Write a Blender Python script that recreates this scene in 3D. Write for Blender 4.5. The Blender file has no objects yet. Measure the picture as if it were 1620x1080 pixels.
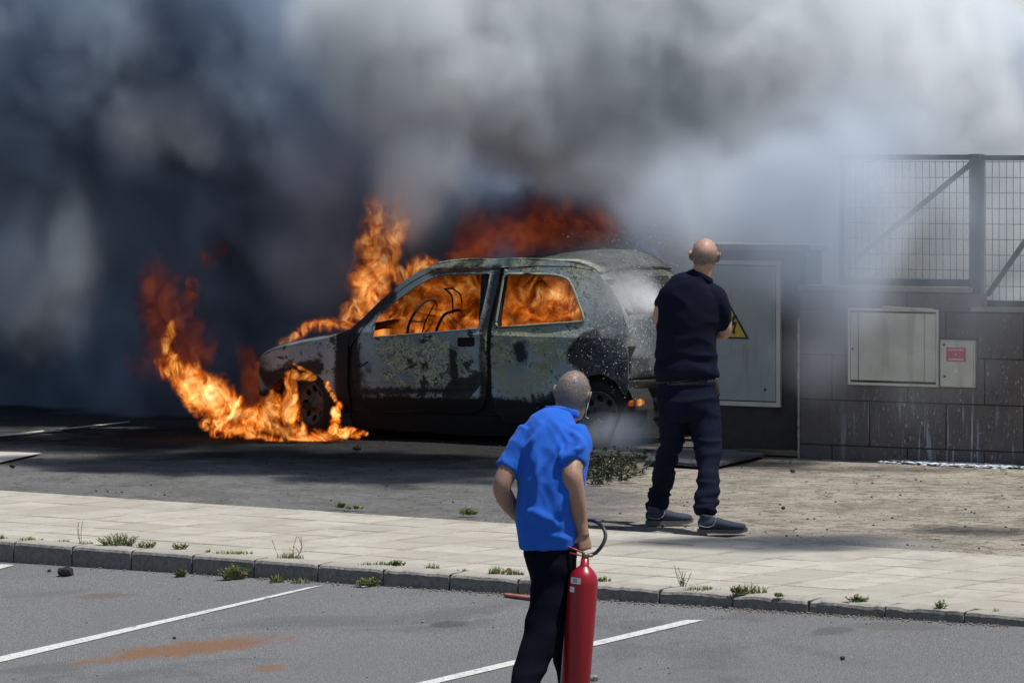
import bpy, bmesh, math, random
import numpy as np
from mathutils import Vector, Matrix, noise as mn
from mathutils.geometry import delaunay_2d_cdt
random.seed(7)
S = bpy.context.scene; COL = S.collection
R = math.radians
# ------------------------------------------------------------------ camera, sky, sun, exposure
F = 6500.0; CX = 810.0; HY = 250.0; HC = 2.25
cd = bpy.data.cameras.new('camera'); cam = bpy.data.objects.new('camera', cd); COL.objects.link(cam)
cam.location = (0, 0, HC); cam.rotation_euler = (math.pi/2, 0, 0)
cd.sensor_width = 36; cd.lens = F/1620*36; cd.shift_y = -(540-HY)/1620; cd.clip_end = 3000; cd.clip_start = .5
S.camera = cam
SUN_EL, SUN_AZ = R(68), R(-14)
W = bpy.data.worlds.new('World'); S.world = W; W.use_nodes = True
wn = W.node_tree; bg = wn.nodes['Background']
sky = wn.nodes.new('ShaderNodeTexSky'); sky.sky_type = 'NISHITA'; sky.sun_disc = False
sky.sun_elevation = SUN_EL; sky.sun_rotation = math.pi/2 - SUN_AZ
wn.links.new(sky.outputs[0], bg.inputs[0]); bg.inputs[1].default_value = .08
sl = bpy.data.lights.new('sun', 'SUN'); sl.energy = 4.6; sl.angle = R(.5); sl.color = (1, .97, .92)
sun = bpy.data.objects.new('sun', sl); COL.objects.link(sun)
sdir = Vector((math.cos(SUN_EL)*math.cos(SUN_AZ), math.cos(SUN_EL)*math.sin(SUN_AZ), math.sin(SUN_EL)))
sun.rotation_euler = sdir.to_track_quat('Z', 'Y').to_euler()
vs = S.view_settings; vs.view_transform = 'Standard'; vs.look = 'None'; vs.gamma = 1; vs.exposure = 0.0
cy = S.cycles; cy.use_denoising = True; cy.volume_bounces = 6; cy.volume_step_rate = 2.0; cy.volume_max_steps = 1024
cy.max_bounces = 7; cy.diffuse_bounces = 3; cy.glossy_bounces = 2; cy.transparent_max_bounces = 8; cy.sample_clamp_indirect = 4

# ------------------------------------------------------------------ picking points in the place
def gp(px, py, z=0.0):
    Y = F*(HC-z)/(py-HY); return Vector(((px-CX)*Y/F, Y, z))
def at(px, py, Y):
    return Vector(((px-CX)*Y/F, Y, HC-(py-HY)*Y/F))

# ------------------------------------------------------------------ objects
def tag(o, label=None, cat=None, group=None, kind=None):
    if label: o['label'] = label
    if cat: o['category'] = cat
    if group: o['group'] = group
    if kind: o['kind'] = kind
    return o
def empty(name, loc=(0, 0, 0), rz=0):
    o = bpy.data.objects.new(name, None); COL.objects.link(o); o.location = loc; o.rotation_euler = (0, 0, rz)
    o.empty_display_size = .1; return o
def link(name, me, parent=None, mat=None, smooth=False):
    o = bpy.data.objects.new(name, me); COL.objects.link(o)
    if mat:
        me.materials.clear()
        for m in (mat if isinstance(mat, (list, tuple)) else [mat]): me.materials.append(m)
    if smooth:
        me.polygons.foreach_set('use_smooth', [True]*len(me.polygons))
    if parent: o.parent = parent
    return o
def mesh(name, verts, faces):
    me = bpy.data.meshes.new(name); me.from_pydata([tuple(v) for v in verts], [], faces); me.update(); return me
def bm_mesh(name, bm):
    me = bpy.data.meshes.new(name); bm.normal_update(); bm.to_mesh(me); bm.free(); return me
def box(bm, c, s, rot=None, bev=0):
    """box with centre c and full size s"""
    r = bmesh.ops.create_cube(bm, size=1); vs_ = r['verts']
    for v in vs_: v.co = Vector((v.co.x*s[0], v.co.y*s[1], v.co.z*s[2]))
    if bev:
        es = list({e for v in vs_ for e in v.link_edges})
        rb = bmesh.ops.bevel(bm, geom=es, offset=bev, segments=2, affect='EDGES', profile=.5)
        vs_ = list({v for f in rb['faces'] for v in f.verts} | {v for v in vs_ if v.is_valid})
    M = (rot.to_4x4() if rot is not None else Matrix.Identity(4)); c = Vector(c)
    for v in vs_: v.co = M @ v.co + c
    return vs_
def sph(bm, c, r, seg=16):
    q = bmesh.ops.create_uvsphere(bm, u_segments=seg, v_segments=seg//2+2, radius=1)
    r = (r, r, r) if isinstance(r, (int, float)) else r
    for v in q['verts']: v.co = Vector((v.co.x*r[0], v.co.y*r[1], v.co.z*r[2])) + Vector(c)
    return q['verts']
def catmull(pts, n):
    P = [np.array(p, float) for p in pts]; P = [2*P[0]-P[1]] + P + [2*P[-1]-P[-2]]; out = []
    for i in range(1, len(P)-2):
        for k in range(n):
            t = k/n; a, b, c, d = P[i-1:i+3]
            out.append(.5*((2*b)+(-a+c)*t+(2*a-5*b+4*c-d)*t*t+(-a+3*b-3*c+d)*t**3))
    out.append(P[-2]); return out
def tube(bm, keys, seg=14, n=5, side=(1, 0, 0), sub=True):
    """keys: (x,y,z,r) or (x,y,z,ra,rb): ra along 'side', rb across; closed ends"""
    K = [tuple(k) if len(k) == 5 else (*k, k[3]) for k in keys]
    K = catmull(K, n) if sub and len(K) > 2 else [np.array(k, float) for k in K]
    rings = []
    for i, k in enumerate(K):
        a = K[max(i-1, 0)][:3]; b = K[min(i+1, len(K)-1)][:3]
        T = Vector(b-a); T.normalize(); sd = Vector(side); sd = sd - T*sd.dot(T)
        if sd.length < 1e-3: sd = Vector((0, 1, .01)); sd = sd - T*sd.dot(T)
        sd.normalize(); up = T.cross(sd); c = Vector(k[:3])
        rings.append([bm.verts.new(c + sd*math.cos(2*math.pi*j/seg)*max(k[3], 1e-4) + up*math.sin(2*math.pi*j/seg)*max(k[4], 1e-4)) for j in range(seg)])
    for a, b in zip(rings, rings[1:]):
        for j in range(seg): bm.faces.new((a[j], a[(j+1) % seg], b[(j+1) % seg], b[j]))
    bm.faces.new(rings[0][::-1]); bm.faces.new(rings[-1])
    return rings
def lathe(bm, prof, seg=32, M=None):
    """prof: (radius, height) along local z"""
    M = M or Matrix.Identity(4); rings = []
    for r, h in prof:
        rings.append([bm.verts.new(M @ Vector((r*math.cos(2*math.pi*j/seg), r*math.sin(2*math.pi*j/seg), h))) for j in range(seg)])
    for a, b in zip(rings, rings[1:]):
        for j in range(seg): bm.faces.new((a[j], a[(j+1) % seg], b[(j+1) % seg], b[j]))
    return rings
def baked(bm, voxel, smooth=4, disp=None, fac=.5):
    """fuse closed shapes into one continuous skin"""
    bmesh.ops.recalc_face_normals(bm, faces=bm.faces[:])
    me = bm_mesh('tmp', bm); o = bpy.data.objects.new('tmp', me); COL.objects.link(o)
    m = o.modifiers.new('r', 'REMESH'); m.mode = 'VOXEL'; m.voxel_size = voxel; m.use_smooth_shade = True
    if smooth:
        s = o.modifiers.new('s', 'SMOOTH'); s.factor = fac; s.iterations = smooth
    dg = bpy.context.evaluated_depsgraph_get(); out = bpy.data.meshes.new_from_object(o.evaluated_get(dg))
    bpy.data.objects.remove(o); bpy.data.meshes.remove(me)
    if disp:
        nn = [v.normal.copy() for v in out.vertices]; hh_ = [disp(v.co) for v in out.vertices]
        for v, n_, h_ in zip(out.vertices, nn, hh_): v.co = v.co + n_*h_
    out.polygons.foreach_set('use_smooth', [True]*len(out.polygons)); out.update(); return out
def cdt(outline, holes=(), step=0, inner=()):
    """triangulated 2-D region -> (points, faces)"""
    pts = [Vector(p) for p in outline]; edges = [(i, (i+1) % len(outline)) for i in range(len(outline))]
    faces_in = [list(range(len(outline)))]
    for h in holes:
        b = len(pts); pts += [Vector(p) for p in h]; edges += [(b+i, b+(i+1) % len(h)) for i in range(len(h))]
    def inside(p, poly):
        x, y = p; c = False; j = len(poly)-1
        for i in range(len(poly)):
            xi, yi = poly[i]; xj, yj = poly[j]
            if (yi > y) != (yj > y) and x < (xj-xi)*(y-yi)/(yj-yi)+xi: c = not c
            j = i
        return c
    if step:
        xs = [p[0] for p in outline]; ys = [p[1] for p in outline]; row = 0; y = min(ys)+step*.5
        while y < max(ys):
            x = min(xs)+(step*.5 if row % 2 else 0)
            while x < max(xs):
                if inside((x, y), outline) and not any(inside((x, y), h) for h in holes): pts.append(Vector((x, y)))
                x += step
            y += step*.87; row += 1
    V_, E_, F_, *_ = delaunay_2d_cdt(pts, edges, [], 0, 1e-5)
    keep = []
    for f in F_:
        c = sum((V_[i] for i in f), Vector((0, 0)))/len(f)
        if inside(c, outline) and not any(inside(c, h) for h in holes): keep.append(list(f))
    return [tuple(v) for v in V_], keep
def slab(bm, poly, to3, thick_vec):
    """a flat outline given in 2-D, placed by to3, with thickness"""
    P, Fs = cdt(poly); t = Vector(thick_vec)
    a = [bm.verts.new(to3(*p)) for p in P]; b = [bm.verts.new(to3(*p)+t) for p in P]
    for f in Fs: bm.faces.new([a[i] for i in f]); bm.faces.new([b[i] for i in f][::-1])
    cnt = {}
    for f in Fs:
        for i in range(len(f)): cnt.setdefault(frozenset((f[i], f[(i+1) % len(f)])), []).append((f[i], f[(i+1) % len(f)]))
    for v in cnt.values():
        if len(v) == 1: i, j = v[0]; bm.faces.new((a[j], a[i], b[i], b[j]))

# ------------------------------------------------------------------ materials
class NB:
    def __init__(s, name, vol=False):
        s.m = bpy.data.materials.new(name); s.m.use_nodes = True; s.t = s.m.node_tree; s.N = s.t.nodes; s.L = s.t.links
        s.out = s.N['Material Output']; s.b = s.N['Principled BSDF']
        if vol: s.N.remove(s.b)
        s.co = s.N.new('ShaderNodeTexCoord').outputs['Object']
    def put(s, sock, v):
        if isinstance(v, (int, float)): sock.default_value = v
        elif isinstance(v, (tuple, list)): sock.default_value = (*v, 1) if len(v) == 3 and sock.type == 'RGBA' else v
        else: s.L.new(v, sock)
    def math(s, op, a, b=0, c=0, clamp=False):
        n = s.N.new('ShaderNodeMath'); n.operation = op; n.use_clamp = clamp
        s.put(n.inputs[0], a); s.put(n.inputs[1], b); s.put(n.inputs[2], c); return n.outputs[0]
    def add(s, a, b): return s.math('ADD', a, b)
    def sub(s, a, b): return s.math('SUBTRACT', a, b)
    def mul(s, a, b): return s.math('MULTIPLY', a, b)
    def vec(s, op, a, b=(0, 0, 0)):
        n = s.N.new('ShaderNodeVectorMath'); n.operation = op; s.put(n.inputs[0], a)
        if op == 'SCALE': s.put(n.inputs['Scale'], b)
        else: s.put(n.inputs[1], b)
        return n.outputs['Value'] if op in ('LENGTH', 'DISTANCE', 'DOT_PRODUCT') else n.outputs[0]
    def noise(s, scale, detail=4, rough=.55, dist=0, co=None, stretch=None, off=None):
        co = co or s.co
        if stretch: co = s.vec('MULTIPLY', co, stretch)
        if off: co = s.vec('ADD', co, off)
        n = s.N.new('ShaderNodeTexNoise'); s.L.new(co, n.inputs['Vector'])
        for k, v in (('Scale', scale), ('Detail', detail), ('Roughness', rough), ('Distortion', dist)): n.inputs[k].default_value = v
        return n.outputs[0]
    def vor(s, scale, co=None, feat='F1', out=0, stretch=None):
        co = co or s.co
        if stretch: co = s.vec('MULTIPLY', co, stretch)
        n = s.N.new('ShaderNodeTexVoronoi'); n.feature = feat; s.L.new(co, n.inputs['Vector']); n.inputs['Scale'].default_value = scale
        return n.outputs[out]
    def step(s, v, lo, hi):
        n = s.N.new('ShaderNodeMapRange'); n.interpolation_type = 'SMOOTHSTEP'; s.put(n.inputs[0], v)
        n.inputs[1].default_value = lo; n.inputs[2].default_value = hi; return n.outputs[0]
    def mix(s, f, a, b, mode='MIX'):
        n = s.N.new('ShaderNodeMix'); n.data_type = 'RGBA'; n.blend_type = mode; s.put(n.inputs[0], f); s.put(n.inputs[6], a); s.put(n.inputs[7], b); return n.outputs[2]
    def ramp(s, v, stops):
        n = s.N.new('ShaderNodeValToRGB'); s.L.new(v, n.inputs[0]); e = n.color_ramp.elements
        while len(e) < len(stops): e.new(.5)
        for k, (p, c) in zip(e, stops): k.position = p; k.color = (*c, 1)
        return n.outputs[0]
    def xyz(s, co=None):
        n = s.N.new('ShaderNodeSeparateXYZ'); s.L.new(co or s.co, n.inputs[0]); return n.outputs
    def bump(s, h, dist=.01, strength=.5):
        n = s.N.new('ShaderNodeBump'); s.put(n.inputs['Height'], h); n.inputs['Distance'].default_value = dist; n.inputs['Strength'].default_value = strength
        s.L.new(n.outputs[0], s.b.inputs['Normal'])
    def fin(s, col, rough=.7, metal=0, spec=None):
        s.put(s.b.inputs['Base Color'], col); s.put(s.b.inputs['Roughness'], rough); s.put(s.b.inputs['Metallic'], metal)
        if spec is not None: s.b.inputs['Specular IOR Level'].default_value = spec
        return s.m
    def ell(s, c, ax, ay, ang):
        """soft distance (0 centre, 1 edge) to an ellipse on the ground"""
        x, y, _ = s.xyz(s.vec('SUBTRACT', s.co, (c[0], c[1], 0))); ca, sa = math.cos(ang), math.sin(ang)
        u = s.mul(s.add(s.mul(x, ca), s.mul(y, sa)), 1/ax); v = s.mul(s.sub(s.mul(y, ca), s.mul(x, sa)), 1/ay)
        return s.math('SQRT', s.add(s.mul(u, u), s.mul(v, v)))
def simple(name, col, rough=.6, metal=0, var=.25, scale=30, bump=0, spec=None):
    b = NB(name); n = b.noise(scale, 5)
    c = b.mix(n, tuple(x*(1-var) for x in col), tuple(min(1, x*(1+var)) for x in col))
    if bump: b.bump(n, bump, .6)
    return b.fin(c, rough, metal, spec)

# ------------------------------------------------------------------ lines of the street
KA, KB = gp(0, 850), gp(1620, 968)                # back edge of the kerb top
kd = (KB-KA).normalized(); kn = Vector((-kd.y, kd.x, 0))   # kn points away from the camera
if kn.y < 0: kn = -kn
kern_len = (KB-KA).length
def road_z(x, y):
    p = Vector((x, y, 0)) - KA; t = p.dot(kd)/kern_len; d = -p.dot(kn) - .13
    return -(.125 - .07*min(max(t, -.2), 1.1)) - .105*max(d, 0)
def rp(px, py, dz=0.0):
    z = -.1
    for _ in range(30):
        p = gp(px, py, z); z = .5*z + .5*(road_z(p.x, p.y) + dz)
    p.z = road_z(p.x, p.y) + dz; return p
PA, PB = gp(0, 775), gp(1620, 880)                # back edge of the pavement
pdn = (PB-PA).normalized()
# wall line (front face), running right and towards the camera
TW = R(30); wu = Vector((math.cos(TW), -math.sin(TW), 0)); wv = Vector((math.sin(TW), math.cos(TW), 0))
W0 = gp(1265, 722)
def on_wall(px, py, off=0.0):
    """point on the wall's front plane (off metres in front of it)"""
    D = Vector(((px-CX)/F, 1, -(py-HY)/F)); O = W0 - wv*off
    t = O.dot(wv)/Vector((D.x, D.y, 0)).dot(wv); return D*t + Vector((0, 0, HC))
def wall_u(px, off=0.0): return (on_wall(px, 600, off)-W0).dot(wu)
# ------------------------------------------------------------------ ground materials
def m_yard():
    b = NB('yard_surface'); x, y, z = b.xyz()
    g1 = b.noise(2.2, 5, .6); g2 = b.noise(38, 3, .7); g3 = b.noise(190, 2, .7); big = b.noise(.7, 4, .6, .4)
    vo = b.vor(75); asp = b.mix(b.step(g3, .38, .62), (.05, .051, .053), (.30, .298, .29)); asp = b.mix(b.mul(b.step(vo, .25, .12), b.step(g2, .45, .6)), asp, (.5, .5, .48)); asp = b.mix(b.mul(b.step(g1, .40, .62), .5), asp, (.11, .108, .10)); asp = b.mix(b.mul(b.step(b.noise(11, 5, .7, .5), .52, .62), .55), asp, (.06, .058, .055))
    dirt = b.mix(b.step(g1, .3, .7), (.44, .395, .325), (.30, .27, .225)); g4 = b.noise(7, 5, .65, .6); dirt = b.mix(b.mul(b.step(g4, .50, .60), .7), dirt, (.13, .112, .095)); dirt = b.mix(b.mul(b.step(b.noise(1.1, 6, .7, 1.0, off=(9, 2, 0)), .5, .64), .55), dirt, (.15, .13, .11)); dirt = b.mix(b.step(g2, .5, .7), dirt, (.10, .085, .07)); vd = b.vor(60); dirt = b.mix(b.mul(b.step(vd, .24, .1), b.step(g2, .42, .6)), dirt, (.07, .06, .05))
    dirt = b.mix(b.step(g3, .55, .68), dirt, (.50, .44, .36))
    # the asphalt gives way to sandy concrete right of a wandering line
    s = b.add(b.add(x, b.mul(y, -.02)), b.mul(b.sub(big, .5), 1.6))
    col = b.mix(b.step(s, -.15, .55), asp, dirt)
    # burnt, sooty ground round the car, with the smoke's shade added to the colour
    e = b.ell(gp(560, 700), 3.6, 2.3, R(-28)); so = b.sub(b.add(1.15, b.mul(b.sub(b.noise(1.6, 5, .65, .6), .5), 1.1)), e)
    col = b.mix(b.mul(b.step(so, -.1, .6), .86), col, b.mix(b.step(g3, .45, .6), (.008, .008, .009), (.035, .034, .033)))
    e2 = b.ell(gp(120, 640), 3.5, 4.0, R(-20)); col = b.mix(b.mul(b.step(b.sub(1.1, e2), 0, .6), .5), col, (.02, .02, .023))  # far left ground: the smoke's shadow painted into the colour
    # paler cement smear beside the pavement, crumbs of tar
    e3 = b.ell(gp(1330, 852), .75, .38, R(-35)); col = b.mix(b.mul(b.step(b.sub(b.add(1, b.mul(b.sub(g2, .5), 1.2)), e3), .0, .35), b.step(g3, .35, .6)), col, (.4, .39, .37))
    # foam and water run off beneath the wall and behind the car
    b.bump(b.add(b.mul(g3, .5), g2), .02, .9)
    return b.fin(col, 1, 0, .0)
def s_warp(b):
    n = b.N.new('ShaderNodeTexNoise'); b.L.new(b.co, n.inputs['Vector']); n.inputs['Scale'].default_value = 2.5; n.inputs['Detail'].default_value = 5; return b.vec('ADD', b.co, b.vec('SCALE', b.vec('SUBTRACT', n.outputs[1], (.5, .5, .5)), .5))
def m_road():
    b = NB('car_park_asphalt'); g1 = b.noise(1.1, 5, .6); g2 = b.noise(26, 3, .7); g3 = b.noise(260, 2, .8); v = b.vor(80)
    col = b.mix(b.step(g3, .4, .6), (.09, .092, .098), (.33, .333, .342)); col = b.mix(b.mul(b.step(v, .26, .12), b.step(g2, .42, .6)), col, (.55, .55, .54)); col = b.mix(b.mul(b.step(b.vor(48), .2, .08), .8), col, (.03, .03, .032)); col = b.mix(b.mul(b.step(g1, .35, .75), .5), col, (.20, .20, .20))
    col = b.mix(b.mul(b.step(g2, .6, .8), .35), col, (.06, .06, .062))
    w = b.noise(5, 4, .6, .5)
    pa = b.noise(.55, 6, .68, .9, off=(4, 9, 0)); col = b.mix(b.mul(b.step(pa, .50, .60), .30), col, (.085, .085, .087)); pb = b.noise(1.6, 6, .7, 1.5, off=(1, 3, 0)); col = b.mix(b.mul(b.step(pb, .58, .68), .35), col, (.24, .235, .22))
    
    def stain(px, py, ax, ay, ang, c, k):
        nonlocal col
        e = b.ell(rp(px, py), ax, ay, ang); col = b.mix(b.mul(b.step(b.sub(b.add(1, b.mul(b.sub(w, .5), 1.1)), e), 0, .45), k), col, c)
    # rusty puddle marks and oil
    A = rp(120, 1045); B = rp(480, 1005); c = (A+B)/2; an = math.atan2(B.y-A.y, B.x-A.x)
    e = b.ell(c, (B-A).length/2*1.15, .25, an); w9 = b.noise(3.2, 6, .7, 1.2, off=(2, 5, 0)); col = b.mix(b.mul(b.mul(b.step(b.sub(b.add(1, b.mul(b.sub(w9, .5), 2.0)), e), 0, .6), b.step(g2, .15, .5)), .9), col, (.27, .15, .09))
    stain(426, 1056, .11, .12, 0, (.27, .16, .10), .7); stain(165, 942, .22, .09, R(-10), (.18, .13, .09), .5)
    stain(712, 987, .13, .1, R(-20), (.075, .075, .072), .55); stain(1318, 998, .13, .12, 0, (.1, .1, .09), .5); stain(1420, 990, .3, .12, R(-30), (.12, .115, .1), .35)
    b.bump(b.add(g3, b.mul(v, .6)), .012, .8)
    return b.fin(col, 1, 0, .0)
def m_tile():
    b = NB('pavement_tile'); r = b.N.new('ShaderNodeObjectInfo').outputs['Random']
    geo = b.N.new('ShaderNodeNewGeometry').outputs['Position']
    g = b.noise(1.3, 5, .6, .3, co=geo); f = b.noise(60, 4, .7, co=geo); st = b.noise(5, 5, .65, .5, co=geo, stretch=(1, .8, 1))
    c = b.mix(r, (.375, .352, .305), (.465, .44, .385)); c = b.mix(b.mul(b.step(st, .42, .66), .38), c, (.30, .275, .235)); st2 = b.noise(1.7, 6, .7, .8, co=geo, off=(3, 3, 0)); c = b.mix(b.mul(b.step(st2, .50, .70), .4), c, (.24, .22, .19))
    ox, oy, oz = b.xyz(); ed = b.math('MAXIMUM', b.math('ABSOLUTE', ox), b.math('ABSOLUTE', oy)); gt = b.noise(3.5, 5, .7, co=geo, off=(1, 7, 0)); c = b.mix(b.mul(b.step(ed, .165, .190), b.mul(b.step(b.add(gt, b.mul(b.sub(f, .5), .5)), .44, .60), .42)), c, (.15, .13, .10)); sp = b.noise(22, 3, .7, co=geo); c = b.mix(b.mul(b.step(sp, .66, .72), .6), c, (.13, .115, .095))
    c = b.mix(b.mul(b.step(g, .45, .75), .35), c, (.30, .28, .235)); c = b.mix(b.mul(b.step(f, .56, .7), .6), c, (.2, .185, .155))
    b.bump(f, .004, .5); return b.fin(c, 1, 0, .02)
def m_kerb():
    b = NB('kerb_concrete'); geo = b.N.new('ShaderNodeNewGeometry').outputs['Position']
    f = b.noise(45, 5, .7, co=geo); g = b.noise(4, 4, co=geo); v = b.noise(180, 2, .8, co=geo)
    c = b.mix(b.step(f, .3, .7), (.16, .155, .145), (.27, .26, .24)); c = b.mix(b.mul(b.step(v, .55, .7), .5), c, (.08, .08, .075)); c = b.mix(b.mul(b.step(g, .5, .75), .4), c, (.15, .145, .13)); nz = b.xyz(b.N.new('ShaderNodeNewGeometry').outputs['True Normal'])[2]; c = b.mix(b.mul(b.step(b.add(nz, b.mul(b.sub(f, .5), .5)), .5, .9), .65), c, (.42, .395, .345))  # pale dusty tops, with sunlit top against shaded face put into the colour
    b.bump(f, .008, .8); return b.fin(c, 1, 0, .0)
M_YARD, M_ROAD, M_TILE, M_KERB = m_yard(), m_road(), m_tile(), m_kerb()
def m_paint():
    b = NB('worn_road_paint'); n = b.noise(70, 4, .7); g = b.noise(260, 2, .7)
    c = b.mix(b.step(n, .35, .62), (.42, .42, .41), (.68, .68, .66)); c = b.mix(b.step(g, .60, .70), c, (.2, .2, .2)); w = b.noise(14, 5, .75); c = b.mix(b.mul(b.step(w, .56, .64), .8), c, (.2, .2, .2)); return b.fin(c, .75)
M_PAINT = m_paint()
M_SAND = simple('joint_sand', (.11, .095, .075), .95, 0, .4, 60, .004)

# ------------------------------------------------------------------ the ground
def sheet(name, f, xs, ys, mat):
    V_ = [f(x, y) for y in ys for x in xs]; n = len(xs)
    Fs = [(j*n+i, j*n+i+1, (j+1)*n+i+1, (j+1)*n+i) for j in range(len(ys)-1) for i in range(n-1)]
    o = link(name, mesh(name, V_, Fs), None, mat, True); tag(o, kind='structure'); return o
# yard: the big level sheet, reaching the horizon; it starts under the pavement
ys_ = [0, .3, .6, 1, 1.5, 2, 2.5, 3, 3.5, 4, 4.5, 5, 6, 7, 8, 10, 14, 20, 30, 60, 150, 400, 900]
xs_ = [-900, -300, -100, -40, -20, -12] + [i*.5-8 for i in range(33)] + [12, 20, 40, 100, 300, 900]
def yardf(u, v):
    p = KA + kd*(u+3.2) + kn*(v+.25); z = -.02
    d = (p-PA).dot(Vector((-pdn.y, pdn.x, 0)))
    if d > 0: z = -.012 + .014*(mn.noise(Vector((p.x*.7, p.y*.7, 0))))*min(1, d*2)
    else: z = -.06
    return Vector((p.x, p.y, z))
sheet('yard_ground', yardf, xs_, [v for v in np.arange(0, 16, .25)] + [18, 24, 40, 80, 200, 900], M_YARD)
def roadf(u, v):
    p = KA + kd*(u+3.2) - kn*(.10+v); return Vector((p.x, p.y, road_z(p.x, p.y)))
sheet('car_park', roadf, xs_, [0, .05, .2, .5, 1, 1.5, 2, 3, 4, 6, 10, 16, 30], M_ROAD)
# pavement
pav = empty('pavement'); tag(pav, kind='structure')
T_ = .40; gap = .007
Lp = [];
def tile_mesh(seed, w=T_, d=T_):
    bm = bmesh.new(); rnd = random.Random(seed); box(bm, (0, 0, -.02), (w-gap, d-gap, .04), bev=.0035)
    for v in bm.verts: v.co.z += rnd.uniform(-.0006, .0006)
    return bm_mesh('tile', bm)
tms = [tile_mesh(i) for i in range(6)]
for m_ in tms: m_.materials.append(M_TILE)
rotk = math.atan2(kd.y, kd.x); pn = Vector((-pdn.y, pdn.x, 0)); cnt_t = 0
bed = []
rest = bmesh.new()
for j in range(0, 13):
    for i in range(-8, 26):
        c = KA + kd*((i+.5)*T_) + kn*((j+.5)*T_+.01)
        dback = (c-PA).dot(pn)
        if dback > -.20: continue
        px = CX + F*c.x/c.y
        vis = -90 < px < 1710
        zz = random.gauss(0, .0007)
        if vis and cnt_t < 300:
            o = bpy.data.objects.new('tile', tms[(i*7+j*3) % 6]); COL.objects.link(o); o.parent = pav
            o.location = (c.x, c.y, zz); o.rotation_euler = (random.gauss(0, .0012), random.gauss(0, .0012), rotk+random.gauss(0, .003)+math.pi/2*random.randint(0, 3)); cnt_t += 1
        else:
            box(rest, (c.x, c.y, -.02), (T_-gap, T_-gap, .04), Matrix.Rotation(rotk, 3, 'Z'))
o = link('outer_tiles', bm_mesh('outer_tiles', rest), pav, M_TILE); tag(o, kind='stuff')
q = [KA-kd*8, KB+kd*8, PB+pdn*8, PA-pdn*8]
link('mortar_bed', mesh('mortar_bed', [Vector((p.x, p.y, -.009)) for p in q], [(0, 1, 2, 3)]), pav, M_SAND)
# cement edging at the back of the pavement
bm = bmesh.new(); nseg = 60
for k in range(nseg):
    a = PA - pdn*2 + pdn*(k*.2); w0 = .20+.02*mn.noise(Vector((k*.5, 0, 0))); 
    box(bm, a+pdn*.1-pn*.09+Vector((0, 0, -.022+.003*mn.noise(Vector((k*.9, 1, 0))))), (.202, w0, .04), Matrix.Rotation(math.atan2(pdn.y, pdn.x), 3, 'Z'))
link('edging', bm_mesh('edging', bm), pav, M_TILE)
# kerb of separate stones
kerb = empty('kerb'); tag(kerb, kind='structure')
sl_ = .455; off0 = (gp(78, 850)-KA).dot(kd)
for k in range(-4, 24):
    u0 = off0 + k*sl_; bm = bmesh.new(); rnd = random.Random(k)
    L_ = sl_-.012; nx = 12; prof = [(.0, .004), (-.100, .002), (-.122, -.006), (-.132, -.020), (-.135, -.30), (0, -.30)]
    rings = []
    for a in range(nx+1):
        u = u0 + L_*a/nx; wear = max(0, (u0/kern_len-.35))*1.0; ring = []
        for (d, z) in prof:
            e = mn.noise(Vector((u*6, d*20, z*20+k)))*(.003+.010*wear); ee = 0
            if z > -.05 and d < -.05: ee = -abs(mn.noise(Vector((u*9, 3, k))))*(.006+.028*wear)
            edge = -.004 if a in (0, nx) else 0
            ring.append(bm.verts.new(KA + kd*u + kn*(d-e-ee*.8) + Vector((0, 0, z + e + ee + edge))))
        rings.append(ring)
    m = len(prof)
    for a, b_ in zip(rings, rings[1:]):
        for j in range(m): bm.faces.new((a[j], b_[j], b_[(j+1) % m], a[(j+1) % m]))
    bm.faces.new(rings[0]); bm.faces.new(rings[-1][::-1])
    link('kerb_stone', bm_mesh('kerb_stone', bm), kerb, M_KERB, False)
# mortar between the stones
bm = bmesh.new()
for k in range(-4, 24):
    c = KA + kd*(off0+k*sl_-.006) + kn*-.060; box(bm, c+Vector((0, 0, -.106)), (.016, .12, .2), Matrix.Rotation(rotk, 3, 'Z'))
link('kerb_mortar', bm_mesh('kerb_mortar', bm), kerb, M_SAND)
# painted lines
def mark(name, px, f=rp, lift=.004, n=90):
    a, b_, c, d = px; V_ = []
    for i in range(n+1):
        t = i/n
        for (p, q_) in ((a, d), (b_, c)):
            w = f(p[0]+(q_[0]-p[0])*t, p[1]+(q_[1]-p[1])*t); w.z += lift; jt = mn.noise(Vector((w.x*30, w.y*30, p[1]*9)))*.006; w.x += jt; w.y += jt; V_.append(w)
    o = link(name, mesh(name, V_, [(2*i, 2*i+1, 2*i+3, 2*i+2) for i in range(n)]), None, M_PAINT); tag(o, kind='structure')
mark('road_marking', [(484, 930), (512, 926), (-60, 1062), (-60, 1052)])
mark('road_marking', [(1084, 981), (1115, 981), (560, 1112), (560, 1104)])
mark('road_marking', [(-70, 909), (-50, 914), (23, 894), (2, 893)][::1])
mark('yard_marking', [(-30, 692.5), (-30, 695), (205, 669.2), (205, 668)], lambda x, y: gp(x, y, .0), .010)
# strip of pale concrete paving at the far left
o = link('concrete_slab', mesh('concrete_slab', [gp(-120, 710, .005), gp(66, 716, .005), gp(0, 731, .005), gp(-120, 740, .005)], [(0, 1, 2, 3)]), None, simple('pale_concrete', (.42, .40, .36), 1, 0, .25, 6, .004, 0)); tag(o, kind='structure')
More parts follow.
